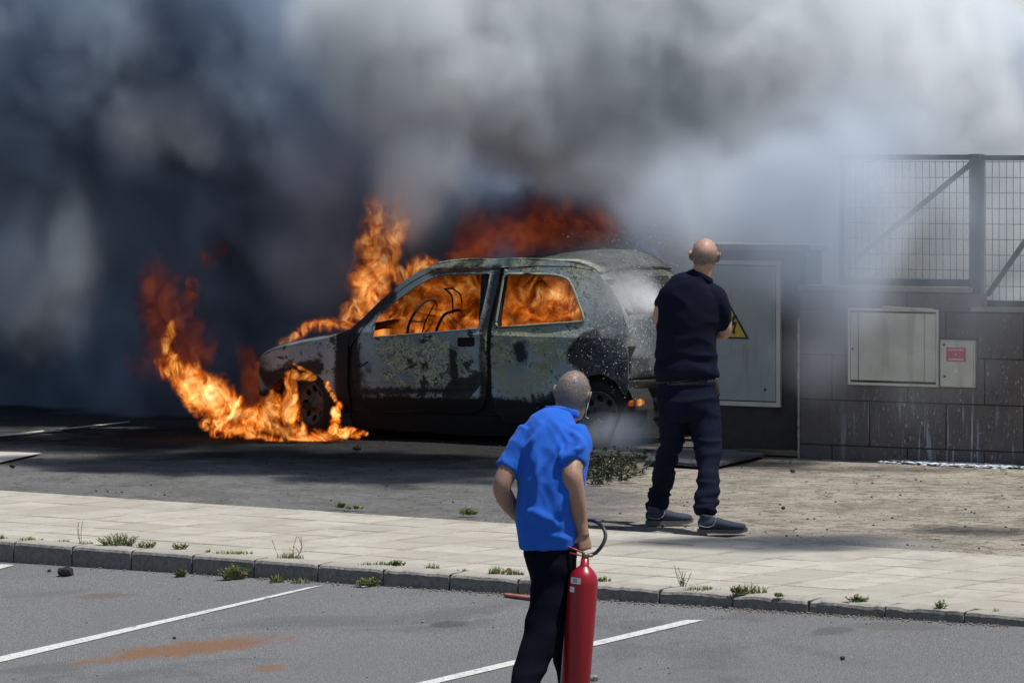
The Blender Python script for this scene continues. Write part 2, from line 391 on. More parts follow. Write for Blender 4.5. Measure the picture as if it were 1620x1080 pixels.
# ------------------------------------------------------------------ burning car
TH = R(30); cr = Vector((math.cos(TH), -math.sin(TH), 0)); cl = Vector((math.sin(TH), math.cos(TH), 0))
CO = gp(489, 690); CW = 1.55
car = empty('burning_car', CO, -TH)
tag(car, 'burnt out three door hatchback in flames, paint scorched off, windows gone', 'car')
def off_side(x, z):
    o = .02*((z-.62)/.3)**2 if z < .92 else .02
    if z > .86: o += (z-.86)*.30
    if z < .34: o += (.34-z)*.35
    if x < -.10: o += .55*(-.10-x)**2
    if x > 2.55: o += .45*(x-2.55)**2
    return o
def unp(px, py, lateral=None):
    """photograph point -> (along, height) on the car's side skin"""
    D = Vector(((px-CX)/F, 1, -(py-HY)/F)); x, z = 0, .6
    for _ in range(8):
        o = off_side(x, z) if lateral is None else lateral
        t = (CO.dot(cl)+o)/Vector((D.x, D.y, 0)).dot(cl); P = D*t+Vector((0, 0, HC)); x = (P-CO).dot(cr); z = P.z
    return (x, z)
def U(pts, lat=None): return [unp(*p, lat) for p in pts]
def m_burnt():
    b = NB('scorched_paint'); x, y, z = b.xyz()
    n1 = b.noise(3.2, 6, .62, .6); n2 = b.noise(17, 6, .72, 1.2); n3 = b.noise(60, 4, .7); n4 = b.noise(1.4, 3, .5)
    ash = b.mix(b.step(n4, .35, .65), (.17, .22, .24), (.42, .49, .50)); ash = b.mix(b.mul(b.step(n3, .5, .7), .3), ash, (.07, .085, .09))
    yel = b.mix(n3, (.46, .49, .29), (.66, .69, .46))
    rid = b.math('ABSOLUTE', b.sub(n2, .5))
    def zone(px, py, rx, rz):
        c_ = unp(px, py); u_ = b.mul(b.sub(x, c_[0]), 1/rx); v_ = b.mul(b.sub(z, c_[1]), 1/rz); return b.math('SUBTRACT', 1, b.math('SQRT', b.add(b.mul(u_, u_), b.mul(v_, v_))))
    zn = b.math('MAXIMUM', b.math('MAXIMUM', zone(660, 575, .55, .24), zone(840, 545, .52, .22)), b.math('MAXIMUM', zone(830, 419, 1.2, .07), zone(950, 450, .25, .2)))
    zn = b.add(zn, b.mul(b.sub(n1, .5), 1.4)); ymz = b.mul(b.step(zn, -.02, .22), b.step(b.noise(3.4, 4, .6, 1.0, off=(7, 2, 5)), .40, .54))
    ym = b.mul(b.math('MAXIMUM', b.math('SUBTRACT', 1, b.step(rid, .03, .055)), b.mul(b.step(n2, .585, .61), .9)), ymz)
    ash = b.mix(b.mul(ymz, .6), ash, (.06, .075, .08))
    col = b.mix(ym, ash, yel)
    soot = (.011, .012, .014)
    wob = b.mul(b.sub(n2, .5), .30); wob2 = b.mul(b.sub(n1, .5), .35); w = b.add(wob, wob2)
    def black(v, lo, hi, k=.96):
        nonlocal col
        col = b.mix(b.mul(b.step(v, lo, hi), k), col, soot)
    # scabs of soot all over
    black(b.add(n1, b.mul(b.sub(.62, z), .10)), .575, .615, .92); black(b.add(n2, b.mul(b.sub(n4, .5), .5)), .60, .64, .85); black(b.noise(1.9, 4, .6, .5, off=(4, 1, 2)), .56, .66, .8)
    # sills and lower flanks: two uneven bands
    black(b.sub(.36, b.add(z, b.mul(w, .45))), -.01, .03)
    def line(x0, z0, x1, z1, r):
        # distance from a segment in the side plane
        dx, dz = x1-x0, z1-z0; L2 = dx*dx+dz*dz
        t = b.math('DIVIDE', b.add(b.mul(b.sub(x, x0), dx), b.mul(b.sub(z, z0), dz)), L2, 0, True)
        ex = b.sub(b.sub(x, x0), b.mul(t, dx)); ez = b.sub(b.sub(z, z0), b.mul(t, dz))
        d = b.math('SQRT', b.add(b.mul(ex, ex), b.mul(ez, ez))); black(b.sub(r, b.add(d, b.mul(w, .35))), -.01, .025)
    for p0, p1, r in (((552, 515), (552, 640), .12), ((552, 610), (570, 640), .09), ((575, 619), (745, 617), .035), ((770, 525), (772, 650), .06),
                      ((556, 520), (620, 470), .06), ((680, 430), (790, 424), .03), ((590, 645), (765, 645), .09), ((716, 560), (720, 600), .05), ((415, 590), (430, 600), .06),
                      ((788, 440), (772, 515), .07), ((822, 550), (824, 562), .06), ((870, 650), (960, 600), .12), ((930, 540), (980, 580), .10), ((425, 600), (500, 580), .075), ((548, 535), (560, 640), .11), ((920, 560), (985, 610), .13), ((505, 560), (508, 562), .02)):
        line(*unp(*p0), *unp(*p1), r)
    rr_ = b.mul(b.step(b.add(z, b.mul(w, .3)), 1.25, 1.33), b.step(y, .22, .34)); col = b.mix(b.mul(rr_, .85), col, b.mix(b.step(n2, .45, .6), (.012, .013, .011), (.06, .066, .04))); tl = b.step(b.add(x, b.mul(w, 1.2)), 2.35, 2.8); col = b.mix(b.mul(tl, .65), col, (.05, .055, .055))
    # the ring of blistered paint on the rear flank
    cxz = unp(822, 558); ex = b.sub(x, cxz[0]); ez = b.sub(z, cxz[1]); d = b.math('SQRT', b.add(b.mul(ex, ex), b.mul(ez, ez)))
    ring = b.mul(b.mul(b.step(d, .13, .19), b.sub(1, b.step(d, .26, .40))), b.step(b.add(n2, n3), .92, 1.02)); col = b.mix(ring, col, (.34, .36, .22))
    # wet white spatter of extinguisher powder towards the tail
    sp = b.vor(55); s2 = b.vor(24, stretch=(1, 1, .6)); tail = b.step(b.add(x, b.mul(b.sub(n1, .5), .8)), 2.0, 2.9)
    dots = b.math('MAXIMUM', b.mul(b.sub(1, b.step(sp, .12, .22)), b.step(n3, .4, .6)), b.sub(1, b.step(s2, .10, .2)))
    col = b.mix(b.mul(b.mul(dots, tail), .6), col, (.55, .57, .6)); col = b.mix(b.mul(b.mul(tail, b.step(n2, .4, .7)), .35), col, (.28, .30, .32))
    b.bump(b.add(b.mul(ym, .6), b.add(b.mul(n2, .6), b.mul(n3, .3))), .006, .8)
    return b.fin(col, b.mix(ym, (.62,)*3, (.8,)*3), 0, .35)
M_BURNT = m_burnt()
M_SOOT = simple('soot_black', (.012, .012, .013), .85, 0, .5, 25, .006)
M_CHAR = simple('charred_rubber', (.014, .013, .013), .9, 0, .5, 40, .008)
M_RIM = simple('burnt_alloy', (.10, .095, .09), .6, .5, .5, 22, .004)
def panel(name, out, holes=(), mirror=False, mat=None, inset=0.0, step=.045, thick=.014, dent=.004, lat=None, parent=None, seed=0, wall=0):
    oo = U(out, lat); hh = [U(h, lat) for h in holes]; P, Fs = cdt(oo, hh, step)
    bm = bmesh.new(); t = thick
    def pos(x, z, d):
        o = (off_side(x, z) if lat is None else lat) + inset + d + dent*mn.noise(Vector((x*3+seed, z*3, seed)))
        return Vector((x, (CW-o) if mirror else o, z))
    a = [bm.verts.new(pos(x, z, 0)) for x, z in P]; b_ = [bm.verts.new(pos(x, z, t)) for x, z in P]; cnt = {}
    for f in Fs:
        bm.faces.new([a[i] for i in f]); bm.faces.new([b_[i] for i in f][::-1])
        for i in range(len(f)): cnt.setdefault(frozenset((f[i], f[(i+1) % len(f)])), []).append((f[i], f[(i+1) % len(f)]))
    for v in cnt.values():
        if len(v) == 1: i, j = v[0]; bm.faces.new((a[j], a[i], b_[i], b_[j]))
    bmesh.ops.recalc_face_normals(bm, faces=bm.faces[:])
    me = bm_mesh(name, bm); o = link(name, me, parent or car, mat or M_BURNT)
    return o
def curve(pts, n=4): return [tuple(p) for p in catmull(pts, n)]
arch_f = curve([(546, 655), (540, 640), (526, 620), (511, 602), (497, 591), (478, 586), (456, 591), (440, 602), (428, 613)], 3)
fender = [(410, 606), (409, 590), (411, 574), (417, 563), (430, 555), (470, 546), (520, 536), (545, 527), (553, 521), (550, 560), (549, 600), (552, 630), (556, 652)] + arch_f + [(421, 626), (414, 628)]
win1 = curve([(589, 534), (592, 516), (597, 500), (612, 487), (639, 467), (660, 452), (680, 441), (694, 436), (712, 434), (745, 433), (777, 433)], 2) + [(773, 452), (765, 490), (757, 520)]
door = curve([(556, 570), (558, 548), (566, 534), (580, 512), (600, 488), (640, 455), (664, 440), (684, 431), (712, 427)], 3) + [(791, 426), (786, 450), (774, 500), (769, 524), (769.5, 560), (770, 600), (768, 632), (762, 648), (740, 655), (590, 652), (568, 632), (558, 600)]
handle = [(723, 536), (724, 534), (750, 533.5), (751, 535), (751, 546), (749, 548), (726, 548.5), (723, 547)]
quarter = [(798, 425), (850, 422), (905, 423), (932, 428), (950, 438), (965, 452), (978, 474), (986, 496), (991, 515), (993, 560), (993.5, 618), (989, 626)] + curve([(984, 622), (972, 603), (950, 592), (925, 598), (907, 617), (898, 645), (894, 668)], 3) + [(800, 668), (784, 652), (778, 622), (776, 560), (777, 524), (782, 495), (791, 455)]
win2 = curve([(785, 511), (787, 498), (796, 446), (799, 437), (806, 433.5), (850, 433), (882, 436), (895, 440), (902, 446), (910, 464), (922, 497), (923, 504), (918, 509), (860, 513), (792, 518), (787, 517), (785, 511)], 2)[:-1]
rail = curve([(546, 530), (560, 515), (575, 502), (600, 477), (640, 444), (662, 430), (682, 421), (720, 413.5), (780, 411), (860, 412), (905, 416), (935, 424)], 2) + [(932, 427), (905, 421), (850, 420), (797, 423), (791, 424)] + curve([(712, 425), (684, 429), (664, 438), (640, 453), (600, 486), (580, 510), (564, 534), (553, 550)], 2)
for mir in (False, True):
    s = 5 if mir else 0
    f_ = panel('front_wing', fender, mirror=mir, seed=s+1, dent=.008)
    d_ = panel('door', door, [win1, handle], mirror=mir, seed=s+2, dent=.007)
    p_ = panel('handle_recess', [(720, 531), (754, 531), (754, 551), (720, 551)], mirror=mir, mat=M_SOOT, inset=.03, parent=d_, step=0)
    q_ = panel('quarter_panel', quarter, [win2], mirror=mir, seed=s+3, dent=.009)
    r_ = panel('roof_rail', rail, mirror=mir, seed=s+4, dent=.003, thick=.05, step=.03)
    panel('door_pillar', [(760, 426), (800, 424), (788, 500), (786, 655), (756, 655), (754, 520)], mirror=mir, mat=M_SOOT, inset=.022, step=.05, thick=.04)
    panel('front_pillar', [(540, 528), (562, 520), (590, 560), (600, 652), (545, 652), (547, 600)], mirror=mir, mat=M_SOOT, inset=.03, step=.06)
    panel('sill', [(548, 648), (900, 664), (900, 690), (740, 689), (556, 675)], mirror=mir, mat=M_SOOT, inset=.02, step=.06, thick=.06)
def trim(path, inset=-.004, r=.008, mat=None, mirror=False):
    P = [side_pt(*p) for p in path+path[:1]]; bm = bmesh.new()
    tube(bm, [(p.x, (CW-p.y-inset) if mirror else p.y+inset, p.z, r) for p in P], 6, sub=False); return link('window_frame', bm_mesh('window_frame', bm), car, mat or M_BURNT, True)
def side_pt(px, py): x, z = unp(px, py); return Vector((x, off_side(x, z), z))
M_RIMP = simple('chalky_window_frame', (.22, .24, .17), .8, 0, .5, 45, .003)
for mir in (False, True): trim(win1, mat=M_BURNT, mirror=mir); trim(win2, mat=M_RIMP, mirror=mir, r=.011)
# bonnet, lofted between the two wings
def side_pt(px, py): x, z = unp(px, py); return Vector((x, off_side(x, z), z))
def loft(name, line, crown, mat, inset=.0, nl=18, extra=None, thick=.014, front=0.0, parent=None, step=1):
    A = [side_pt(*p) for p in line]; bm = bmesh.new(); rows = []
    for i, p in enumerate(A):
        row = []
        for j in range(nl+1):
            t = j/nl; y = p.y+inset + (CW-2*p.y-2*inset)*t; k = 1-(2*t-1)**2
            z = p.z + crown*k; x = p.x - front*k*(1-i/(len(A)-1))
            if extra: dx, dz = extra(x, t, i/(len(A)-1)); x += dx; z += dz
            z += .012*mn.noise(Vector((x*4, y*4, 7)))
            row.append(bm.verts.new((x, y, z)))
        rows.append(row)
    for a, b_ in zip(rows, rows[1:]):
        for j in range(nl): bm.faces.new((a[j], a[j+1], b_[j+1], b_[j]))
    o = link(name, bm_mesh(name, bm), parent or car, mat, True); m = o.modifiers.new('t', 'SOLIDIFY'); m.thickness = thick; m.offset = -1
    return o
loft('bonnet', curve([(412, 573), (417, 563), (430, 555), (470, 546), (520, 536), (545, 527)], 3), .055, M_BURNT, .0, front=.14)
loft('scuttle', [(545, 530), (558, 521), (566, 516)], .02, M_SOOT, .03)
def roofx(x, t, s):
    sag = -.10*math.exp(-((s-.22)/.25)**2)*(1-(2*t-1)**2)
    rise = .055*math.exp(-((s-.56)/.25)**4)*(1/(1+math.exp(-(t-.45)*14)))
    return 0, sag+rise
loft('roof', curve([(690, 418), (720, 413), (780, 411), (860, 412), (905, 416), (935, 424), (948, 432)], 5), .03, M_BURNT, .005, nl=34, extra=roofx)
# nose and tailgate: cross panels
def cross(name, line, holes=(), mat=M_BURNT, bulge=.08, y0=.03, inset=0, parent=None):
    A = [side_pt(*p) for p in line]; zs = [p.z for p in A]
    def px_(z):
        for a, b_ in zip(A, A[1:]):
            if (a.z-z)*(b_.z-z) <= 0: t = (z-a.z)/(b_.z-a.z) if b_.z != a.z else 0; return a.x+(b_.x-a.x)*t, a.y+(b_.y-a.y)*t
        return (A[0].x, A[0].y) if abs(z-A[0].z) < abs(z-A[-1].z) else (A[-1].x, A[-1].y)
    lo, hi = min(zs), max(zs); n = 8
    outl = [(-1, lo+(hi-lo)*i/n) for i in range(n+1)] + [(1, hi-(hi-lo)*i/n) for i in range(n+1)]
    P, Fs = cdt(outl, holes, .12); bm = bmesh.new(); a, b_ = [], []; sg = 1 if bulge > 0 else -1
    for u, z in P:
        x, yy = px_(z); y = CW/2 + u*(CW/2-yy); x += bulge*(1-u*u) + .006*mn.noise(Vector((y*4, z*4, 2))); a.append(bm.verts.new((x-sg*inset, y, z))); b_.append(bm.verts.new((x-sg*(.02+inset), y, z)))
    cnt = {}
    for f in Fs:
        bm.faces.new([a[i] for i in f]); bm.faces.new([b_[i] for i in f][::-1])
        for i in range(len(f)): cnt.setdefault(frozenset((f[i], f[(i+1) % len(f)])), []).append((f[i], f[(i+1) % len(f)]))
    for v in cnt.values():
        if len(v) == 1: i, j = v[0]; bm.faces.new((a[j], a[i], b_[i], b_[j]))
    bmesh.ops.recalc_face_normals(bm, faces=bm.faces[:])
    return link(name, bm_mesh(name, bm), parent or car, mat)
zz = lambda px, py: unp(px, py)[1]
tg = cross('tailgate', [(940, 427), (950, 438), (965, 452), (978, 474), (986, 496), (991, 515), (993, 560), (993, 600)],
      [[(-.78, zz(986, 500)), (-.66, zz(952, 441)), (.66, zz(952, 441)), (.78, zz(986, 500))]], bulge=.05)
cross('rear_panel', [(993, 602), (993, 640)], [[(-.9, zz(993, 634)), (-.9, zz(993, 618)), (.9, zz(993, 618)), (.9, zz(993, 634))]], M_SOOT, .04)
for u in (-1, 1):      # empty tail lamp recesses
    bm = bmesh.new(); box(bm, (unp(993, 575)[0]-.02, CW/2+u*(CW/2-.17), zz(993, 570)), (.05, .2, .22), bev=.01); link('tail_lamp_recess', bm_mesh('r', bm), car, M_SOOT)
cross('nose_panel', [(412, 575), (410, 590), (411, 625)], [[(-.85, zz(410, 603)), (-.85, zz(410, 584)), (-.5, zz(410, 584)), (-.5, zz(410, 603))], [(.85, zz(410, 603)), (.5, zz(410, 603)), (.5, zz(410, 584)), (.85, zz(410, 584))]], M_SOOT, -.12)
bm = bmesh.new(); P0 = side_pt(954, 443); P1 = side_pt(985, 498); hw_ = CW/2-.16
for k in range(9):
    t0 = k/8
    if k < 8: box(bm, ((P0.x+P1.x)/2+.02, CW/2-hw_+hw_*2*(t0+.0625), (P0.z+P1.z)/2), (.012, hw_*2/8-.004, (P0-P1).length), Matrix.Rotation(-math.atan2(P1.x-P0.x, P0.z-P1.z), 3, 'Y'))
link('rear_window', bm_mesh('rw', bm), tg, M_SOOT)
# floor, bulkhead, cabin wreckage
bm = bmesh.new(); box(bm, (1.35, CW/2, .24), (3.0, CW-.2, .05)); box(bm, (.55, CW/2, .5), (.04, CW-.2, .5)); box(bm, (2.45, CW/2, .42), (.6, CW-.22, .36)); link('floor_pan', bm_mesh('f', bm), car, M_SOOT)
bm = bmesh.new(); box(bm, (.35, CW/2, .45), (.5, .7, .35), bev=.03); box(bm, (.1, CW/2+.1, .5), (.25, .4, .2), bev=.02); link('engine_block', bm_mesh('f', bm), car, M_SOOT)
bm = bmesh.new()
tube(bm, [(.78, .12, .78, .03), (.80, CW/2, .80, .045), (.78, CW-.12, .78, .03)], 8); link('dashboard_beam', bm_mesh('f', bm), car, M_SOOT)
def ring_mesh(R_, r, n=40, m=8, arc=2*math.pi, a0=0):
    bm = bmesh.new(); rs = []
    for i in range(n+1):
        a = a0+arc*i/n; rs.append([bm.verts.new(((R_+r*math.cos(2*math.pi*j/m))*math.cos(a), (R_+r*math.cos(2*math.pi*j/m))*math.sin(a), r*math.sin(2*math.pi*j/m))) for j in range(m)])
    for a, b_ in zip(rs, rs[1:]):
        for j in range(m): bm.faces.new((a[j], a[(j+1) % m], b_[(j+1) % m], b_[j]))
    for k in range(3):
        a = 2*math.pi*k/3+.5; tube(bm, [(0, 0, -.03, .006), (R_*math.cos(a), R_*math.sin(a), 0, .006)], 6, sub=False)
    return bm_mesh('steering_wheel', bm)
x_, z_ = unp(665, 506, .38)
sw = link('steering_wheel', ring_mesh(.185, .011), car, M_SOOT, True); sw.location = (x_+.03, .36, z_); sw.rotation_euler = (0, R(-64), 0)
def seatf(x0, y0):
    bm = bmesh.new(); r = .012
    a = unp(0, 0, .4) if 0 else None
    for s in (-.2, .2):
        tube(bm, [(x0-.02, y0+s, .42, r), (x0+.06, y0+s, .80, r), (x0+.13, y0+s*.9, .98, r), (x0+.17, y0+s*.55, 1.02, r), (x0+.17, y0, 1.03, r)], 8)
        tube(bm, [(x0-.45, y0+s, .38, r), (x0, y0+s, .40, r)], 6, sub=False)
    for s in (-.07, .07): tube(bm, [(x0+.16, y0+s, 1.0, .007), (x0+.15, y0+s, 1.14, .007), (x0+.08, y0+s*.9, 1.2, .007)], 6)
    tube(bm, [(x0+.08, y0-.07, 1.2, .007), (x0+.08, y0+.07, 1.2, .007)], 6, sub=False)
    for k in range(5): z = .5+k*.09; tube(bm, [(x0-.01+k*.018, y0-.2, z, .004), (x0+.02+k*.018, y0, z-.02, .004), (x0-.01+k*.018, y0+.2, z, .004)], 5)
    return bm_mesh('seat_frame', bm)
link('seat_frame', seatf(unp(700, 500, .4)[0]-.02, .40), car, M_SOOT, True); link('seat_frame', seatf(unp(708, 500, 1.1)[0]+.05, 1.12), car, M_SOOT, True)
# wheels
def wheel(x, y, steer, R_=.262, w=.155, burn=0):
    piv = Vector((x, y, R_))
    M = Matrix.Translation(piv) @ Matrix.Rotation(steer, 4, 'Z') @ Matrix.Rotation(R(90), 4, 'X')    # +z of the profile points to the kerb side
    bm = bmesh.new(); h = w/2
    prof = [(.172, -h+.01), (.19, -h), (.225, -h-.004), (R_-.012, -h+.014), (R_-.002, -h+.035), (R_, 0), (R_-.002, h-.035), (R_-.012, h-.014), (.225, h+.004), (.19, h), (.172, h-.01), (.168, 0), (.172, -h+.01)]
    rs = lathe(bm, prof, 48, M)
    for v in bm.verts: v.co += Vector((1, 1, 1))*.004*mn.noise(v.co*9)
    return bm_mesh('tyre', bm), M
def rim_mesh(M, h=.0775):
    n = 40; out = [(.172*math.cos(2*math.pi*i/n), .172*math.sin(2*math.pi*i/n)) for i in range(n)]; holes = []
    for k in range(8):
        a = 2*math.pi*k/8; holes.append([(.118*math.cos(a)+.028*math.cos(2*math.pi*i/10), .118*math.sin(a)+.028*math.sin(2*math.pi*i/10)) for i in range(10)])
    P, Fs = cdt(out, holes, .03); bm = bmesh.new()
    def pz(x, y, d): r = math.hypot(x, y); return M @ Vector((x, y, h-.012 - .035*math.sin(min(r/.172, 1)*math.pi)*1 + (.01 if r < .05 else 0) - d))
    a = [bm.verts.new(pz(x, y, 0)) for x, y in P]; b_ = [bm.verts.new(pz(x, y, .008)) for x, y in P]
    for f in Fs: bm.faces.new([a[i] for i in f]); bm.faces.new([b_[i] for i in f][::-1])
    lathe(bm, [(.174, -h+.01), (.176, h-.004), (.168, h-.002), (.16, h-.02), (.158, -h+.02)], 40, M)
    bmesh.ops.recalc_face_normals(bm, faces=bm.faces[:]); return bm_mesh('rim', bm)
xr, zr = unp(945, 645)
for (x, y, st, side) in ((0, .14, R(-22), 1), (0, CW-.14, R(-22), -1), (xr, .12, 0, 1), (xr, CW-.12, 0, -1)):
    w_ = empty('wheel', (0, 0, 0)); w_.parent = car
    me, M = wheel(x, y, st + (0 if side > 0 else math.pi)); link('tyre', me, w_, M_CHAR, True); link('rim', rim_mesh(M), w_, M_RIM)
# inner wheel arches so that one does not see through the car
for x in (0, xr):
    for m_ in (0, 1):
        bm = bmesh.new(); y0, y1 = (.05, .36) if not m_ else (CW-.36, CW-.05); n = 14; rr = .33; a_ = []
        for i in range(n+1):
            a = math.pi*(-.05+1.1*i/n); a_.append([bm.verts.new((x+rr*math.cos(a), y, .27+rr*math.sin(a)*.98)) for y in (y0, y1)])
        for p, q in zip(a_, a_[1:]): bm.faces.new((p[0], p[1], q[1], q[0]))
        ci = 1 if not m_ else 0; bm.faces.new([p[ci] for p in a_])
        link('wheel_arch_liner', bm_mesh('liner', bm), car, M_SOOT)
# wing mirror stub and hanging wire on the door
bm = bmesh.new(); P = [side_pt(*p) + Vector((0, -.012, 0)) for p in ((571, 541), (569, 560), (570, 580), (576, 576), (583, 572))]
tube(bm, [(*p, .005) for p in P], 6); link('mirror_cable', bm_mesh('c', bm), car, M_SOOT, True)
bm = bmesh.new(); P = [side_pt(*p) + Vector((0, -.006, 0)) for p in ((556, 603), (640, 604.5), (768, 607))]
tube(bm, [(*p, .005) for p in P], 6); link('door_moulding', bm_mesh('c', bm), car, M_BURNT, True)

# ------------------------------------------------------------------ wall, cabinets, gate
def m_block():
    b = NB('sooty_wall_block'); geo = b.N.new('ShaderNodeNewGeometry').outputs['Position']; r = b.N.new('ShaderNodeObjectInfo').outputs['Random']
    n1 = b.noise(2.2, 5, .6, .3, co=geo); n2 = b.noise(14, 5, .7, co=geo); x, y, z = b.xyz(geo)
    c = b.mix(b.step(n1, .35, .65), (.15, .125, .115), (.115, .10, .098)); c = b.mix(b.mul(r, .5), c, (.11, .1, .095)); c = b.mix(b.mul(b.step(n2, .5, .75), .5), c, (.05, .042, .038))
    # dried runs and splashes of white foam, thickest low down on the right
    runs = b.noise(26, 3, .6, 0, co=geo, stretch=(1, 1, .07)); dr = b.vor(34, co=geo, stretch=(1, 1, .42)); dr2 = b.vor(60, co=geo, stretch=(1, 1, .5))
    right = b.step(b.add(x, b.mul(b.sub(n1, .5), 1.6)), 2.1, 3.5); low = b.sub(1, b.step(z, .35, 1.15)); lowm = b.mul(b.add(low, .25), right)
    d1 = b.mul(b.sub(1, b.step(dr, .13, .30)), b.step(n2, .45, .6)); d2 = b.mul(b.sub(1, b.step(dr2, .1, .24)), b.step(n2, .38, .55)); rr = b.mul(b.step(runs, .56, .66), b.sub(1, b.step(z, .2, .75)))
    m = b.mul(b.math('MINIMUM', b.add(b.add(d1, b.mul(d2, .7)), b.mul(rr, .8)), 1), b.math('MINIMUM', lowm, 1))
    c = b.mix(b.mul(m, .6), c, (.58, .62, .68)); b.bump(b.add(n2, b.mul(m, .8)), .006, .6); return b.fin(c, .75, 0, .35)
M_BLOCK = m_block()
M_MORT = simple('dark_mortar', (.06, .055, .05), .95, 0, .3, 30, .004)
M_COPE = simple('coping_concrete', (.24, .22, .19), .9, 0, .3, 12, .006)
def m_plate(name, c1, c2, dirt):
    b = NB(name); n = b.noise(3, 5, .6, .4); s = b.noise(9, 4, .6, .2, stretch=(1, 1, .12)); f = b.noise(40, 4, .7)
    c = b.mix(b.step(n, .3, .7), c1, c2); c = b.mix(b.mul(b.step(s, .52, .72), .5), c, dirt); c = b.mix(b.mul(b.step(f, .6, .75), .3), c, dirt); b.bump(n, .01, .3); return b.fin(c, .5, 0, .45)
M_BOX = m_plate('beige_grp_box', (.66, .63, .53), (.52, .49, .41), (.28, .24, .18))
M_CAB = m_plate('grey_painted_door', (.40, .42, .41), (.33, .35, .345), (.17, .17, .165))
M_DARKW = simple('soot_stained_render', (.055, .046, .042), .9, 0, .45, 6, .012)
M_GATE = simple('blue_grey_gate_paint', (.06, .085, .10), .5, .2, .3, 15, .002)
M_WIRE = simple('gate_wire', (.05, .055, .055), .5, .6, .2, 15)
wall = empty('block_wall', W0, -TW); tag(wall, 'low wall of sooty brown blocks under the metal gate, streaked with white foam', 'wall')
def WL(px, py, off=0.0):
    """wall-local coordinates: along, out (towards the camera is negative), up"""
    p = on_wall(px, py, off); return ((p-W0).dot(wu), p.z)
top1 = WL(1430, 457)[1]; top2 = WL(1580, 489)[1]; ustep = WL(1532, 470)[0]; uend = 7.0; WT = .20
b1x0, b1z1 = WL(1345, 489); b1x1, b1z0 = WL(1486, 610); b2x0, b2z1 = WL(1489, 537); b2x1, b2z0 = WL(1544, 613)
b1z0 = WL(1415, 607)[1]; zbase = WL(1320, 704)[1]; H_ = WL(1300, 632)[1]-zbase
bm = bmesh.new(); box(bm, (ustep/2+.01, .006+WT/2, top1/2-.05), (ustep-.02, WT-.012, top1+.08)); box(bm, ((ustep+uend)/2, .006+WT/2, top2/2-.05), (uend-ustep, WT-.012, top2+.08))
link('wall_core', bm_mesh('core', bm), wall, M_MORT)
bl = .62; row = 0; z = zbase-H_; nb = 0
while z < top1-.02:
    u = -(.31 if row % 2 else 0) + .27 - .62
    while u < uend:
        a = max(u, 0.0)+.004; e = min(u+bl, uend)-.004; lim = top1 if (a+e)/2 < ustep else top2
        z0 = max(z, -.12)+.004; z1 = min(z+H_, lim-.025)-.004
        u += bl
        if e-a < .03 or z1-z0 < .03: continue
        # leave the meter boxes' openings free
        cuts = [(b1x0-.02, b1x1+.01, b1z0-.02, b1z1+.02), (b2x0-.01, b2x1+.01, b2z0-.01, b2z1+.01)]
        pieces = [(a, e, z0, z1)]
        for (c0, c1, d0, d1) in cuts:
            nxt = []
            for (p0, p1, r0, r1) in pieces:
                if p1 <= c0 or p0 >= c1 or r1 <= d0 or r0 >= d1: nxt.append((p0, p1, r0, r1)); continue
                if p0 < c0: nxt.append((p0, c0, r0, r1))
                if p1 > c1: nxt.append((c1, p1, r0, r1))
                m0, m1 = max(p0, c0), min(p1, c1)
                if r0 < d0: nxt.append((m0, m1, r0, d0))
                if r1 > d1: nxt.append((m0, m1, d1, r1))
            pieces = nxt
        for (p0, p1, r0, r1) in pieces:
            if p1-p0 < .02 or r1-r0 < .02: continue
            bm = bmesh.new(); pr = random.uniform(-.003, .004)
            box(bm, ((p0+p1)/2, .03-pr, (r0+r1)/2), (p1-p0, .06, r1-r0), bev=.004); link('block', bm_mesh('block', bm), wall, M_BLOCK); nb += 1
    z += H_; row += 1
bm = bmesh.new(); box(bm, (ustep/2, WT/2, top1-.004), (ustep+.02, WT+.03, .035), bev=.006); box(bm, ((ustep+uend)/2+.01, WT/2, top2-.004), (uend-ustep-.02, WT+.03, .035), bev=.006)
link('coping', bm_mesh('cope', bm), wall, M_COPE)
# mortar edge at the left end of the blocks
bm = bmesh.new()
for k in range(46):
    zc = -.02 + k*.03; s = .011+.012*mn.noise(Vector((k*.7, 0, 4))); 
    if zc < 1.05: box(bm, (-.004, -.004, zc), (max(.005, s), .02, .034))
link('mortar_edge', bm_mesh('me', bm), wall, simple('pale_mortar', (.42, .38, .33), .9, 0, .35, 30, .004))
# recessed pier with the big grey cabinet door
pier = empty('cabinet_pier', W0, -TW); tag(pier, 'tall dark sooty pier with a plain grey metal door, behind the man in black', 'pier')
pu0 = WL(1106, 600, -.14)[0]; ptop = WL(1200, 395, -.14)[1]
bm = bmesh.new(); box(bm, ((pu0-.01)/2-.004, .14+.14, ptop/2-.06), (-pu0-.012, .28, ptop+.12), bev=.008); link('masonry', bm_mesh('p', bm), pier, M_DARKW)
bm = bmesh.new(); box(bm, (pu0/2, .27, ptop+.02), (-pu0+.06, .34, .05), bev=.008); link('cap_slab', bm_mesh('p', bm), pier, M_COPE)
du1, dz0 = WL(1236, 644, -.13); du0 = pu0+.05; dz1 = WL(1200, 412, -.13)[1]
cab = empty('door', (0, 0, 0)); cab.parent = pier
def frame_box(bm, u0, u1, z0, z1, w, y, d):
    box(bm, ((u0+u1)/2, y, z1-w/2), (u1-u0, d, w), bev=.003); box(bm, ((u0+u1)/2, y, z0+w/2), (u1-u0, d, w), bev=.003)
    box(bm, (u0+w/2, y, (z0+z1)/2), (w, d, z1-z0-2*w), bev=.003); box(bm, (u1-w/2, y, (z0+z1)/2), (w, d, z1-z0-2*w), bev=.003)
bm = bmesh.new(); frame_box(bm, du0, du1, dz0, dz1, .035, .125, .03); link('frame', bm_mesh('fr', bm), cab, M_BOX)
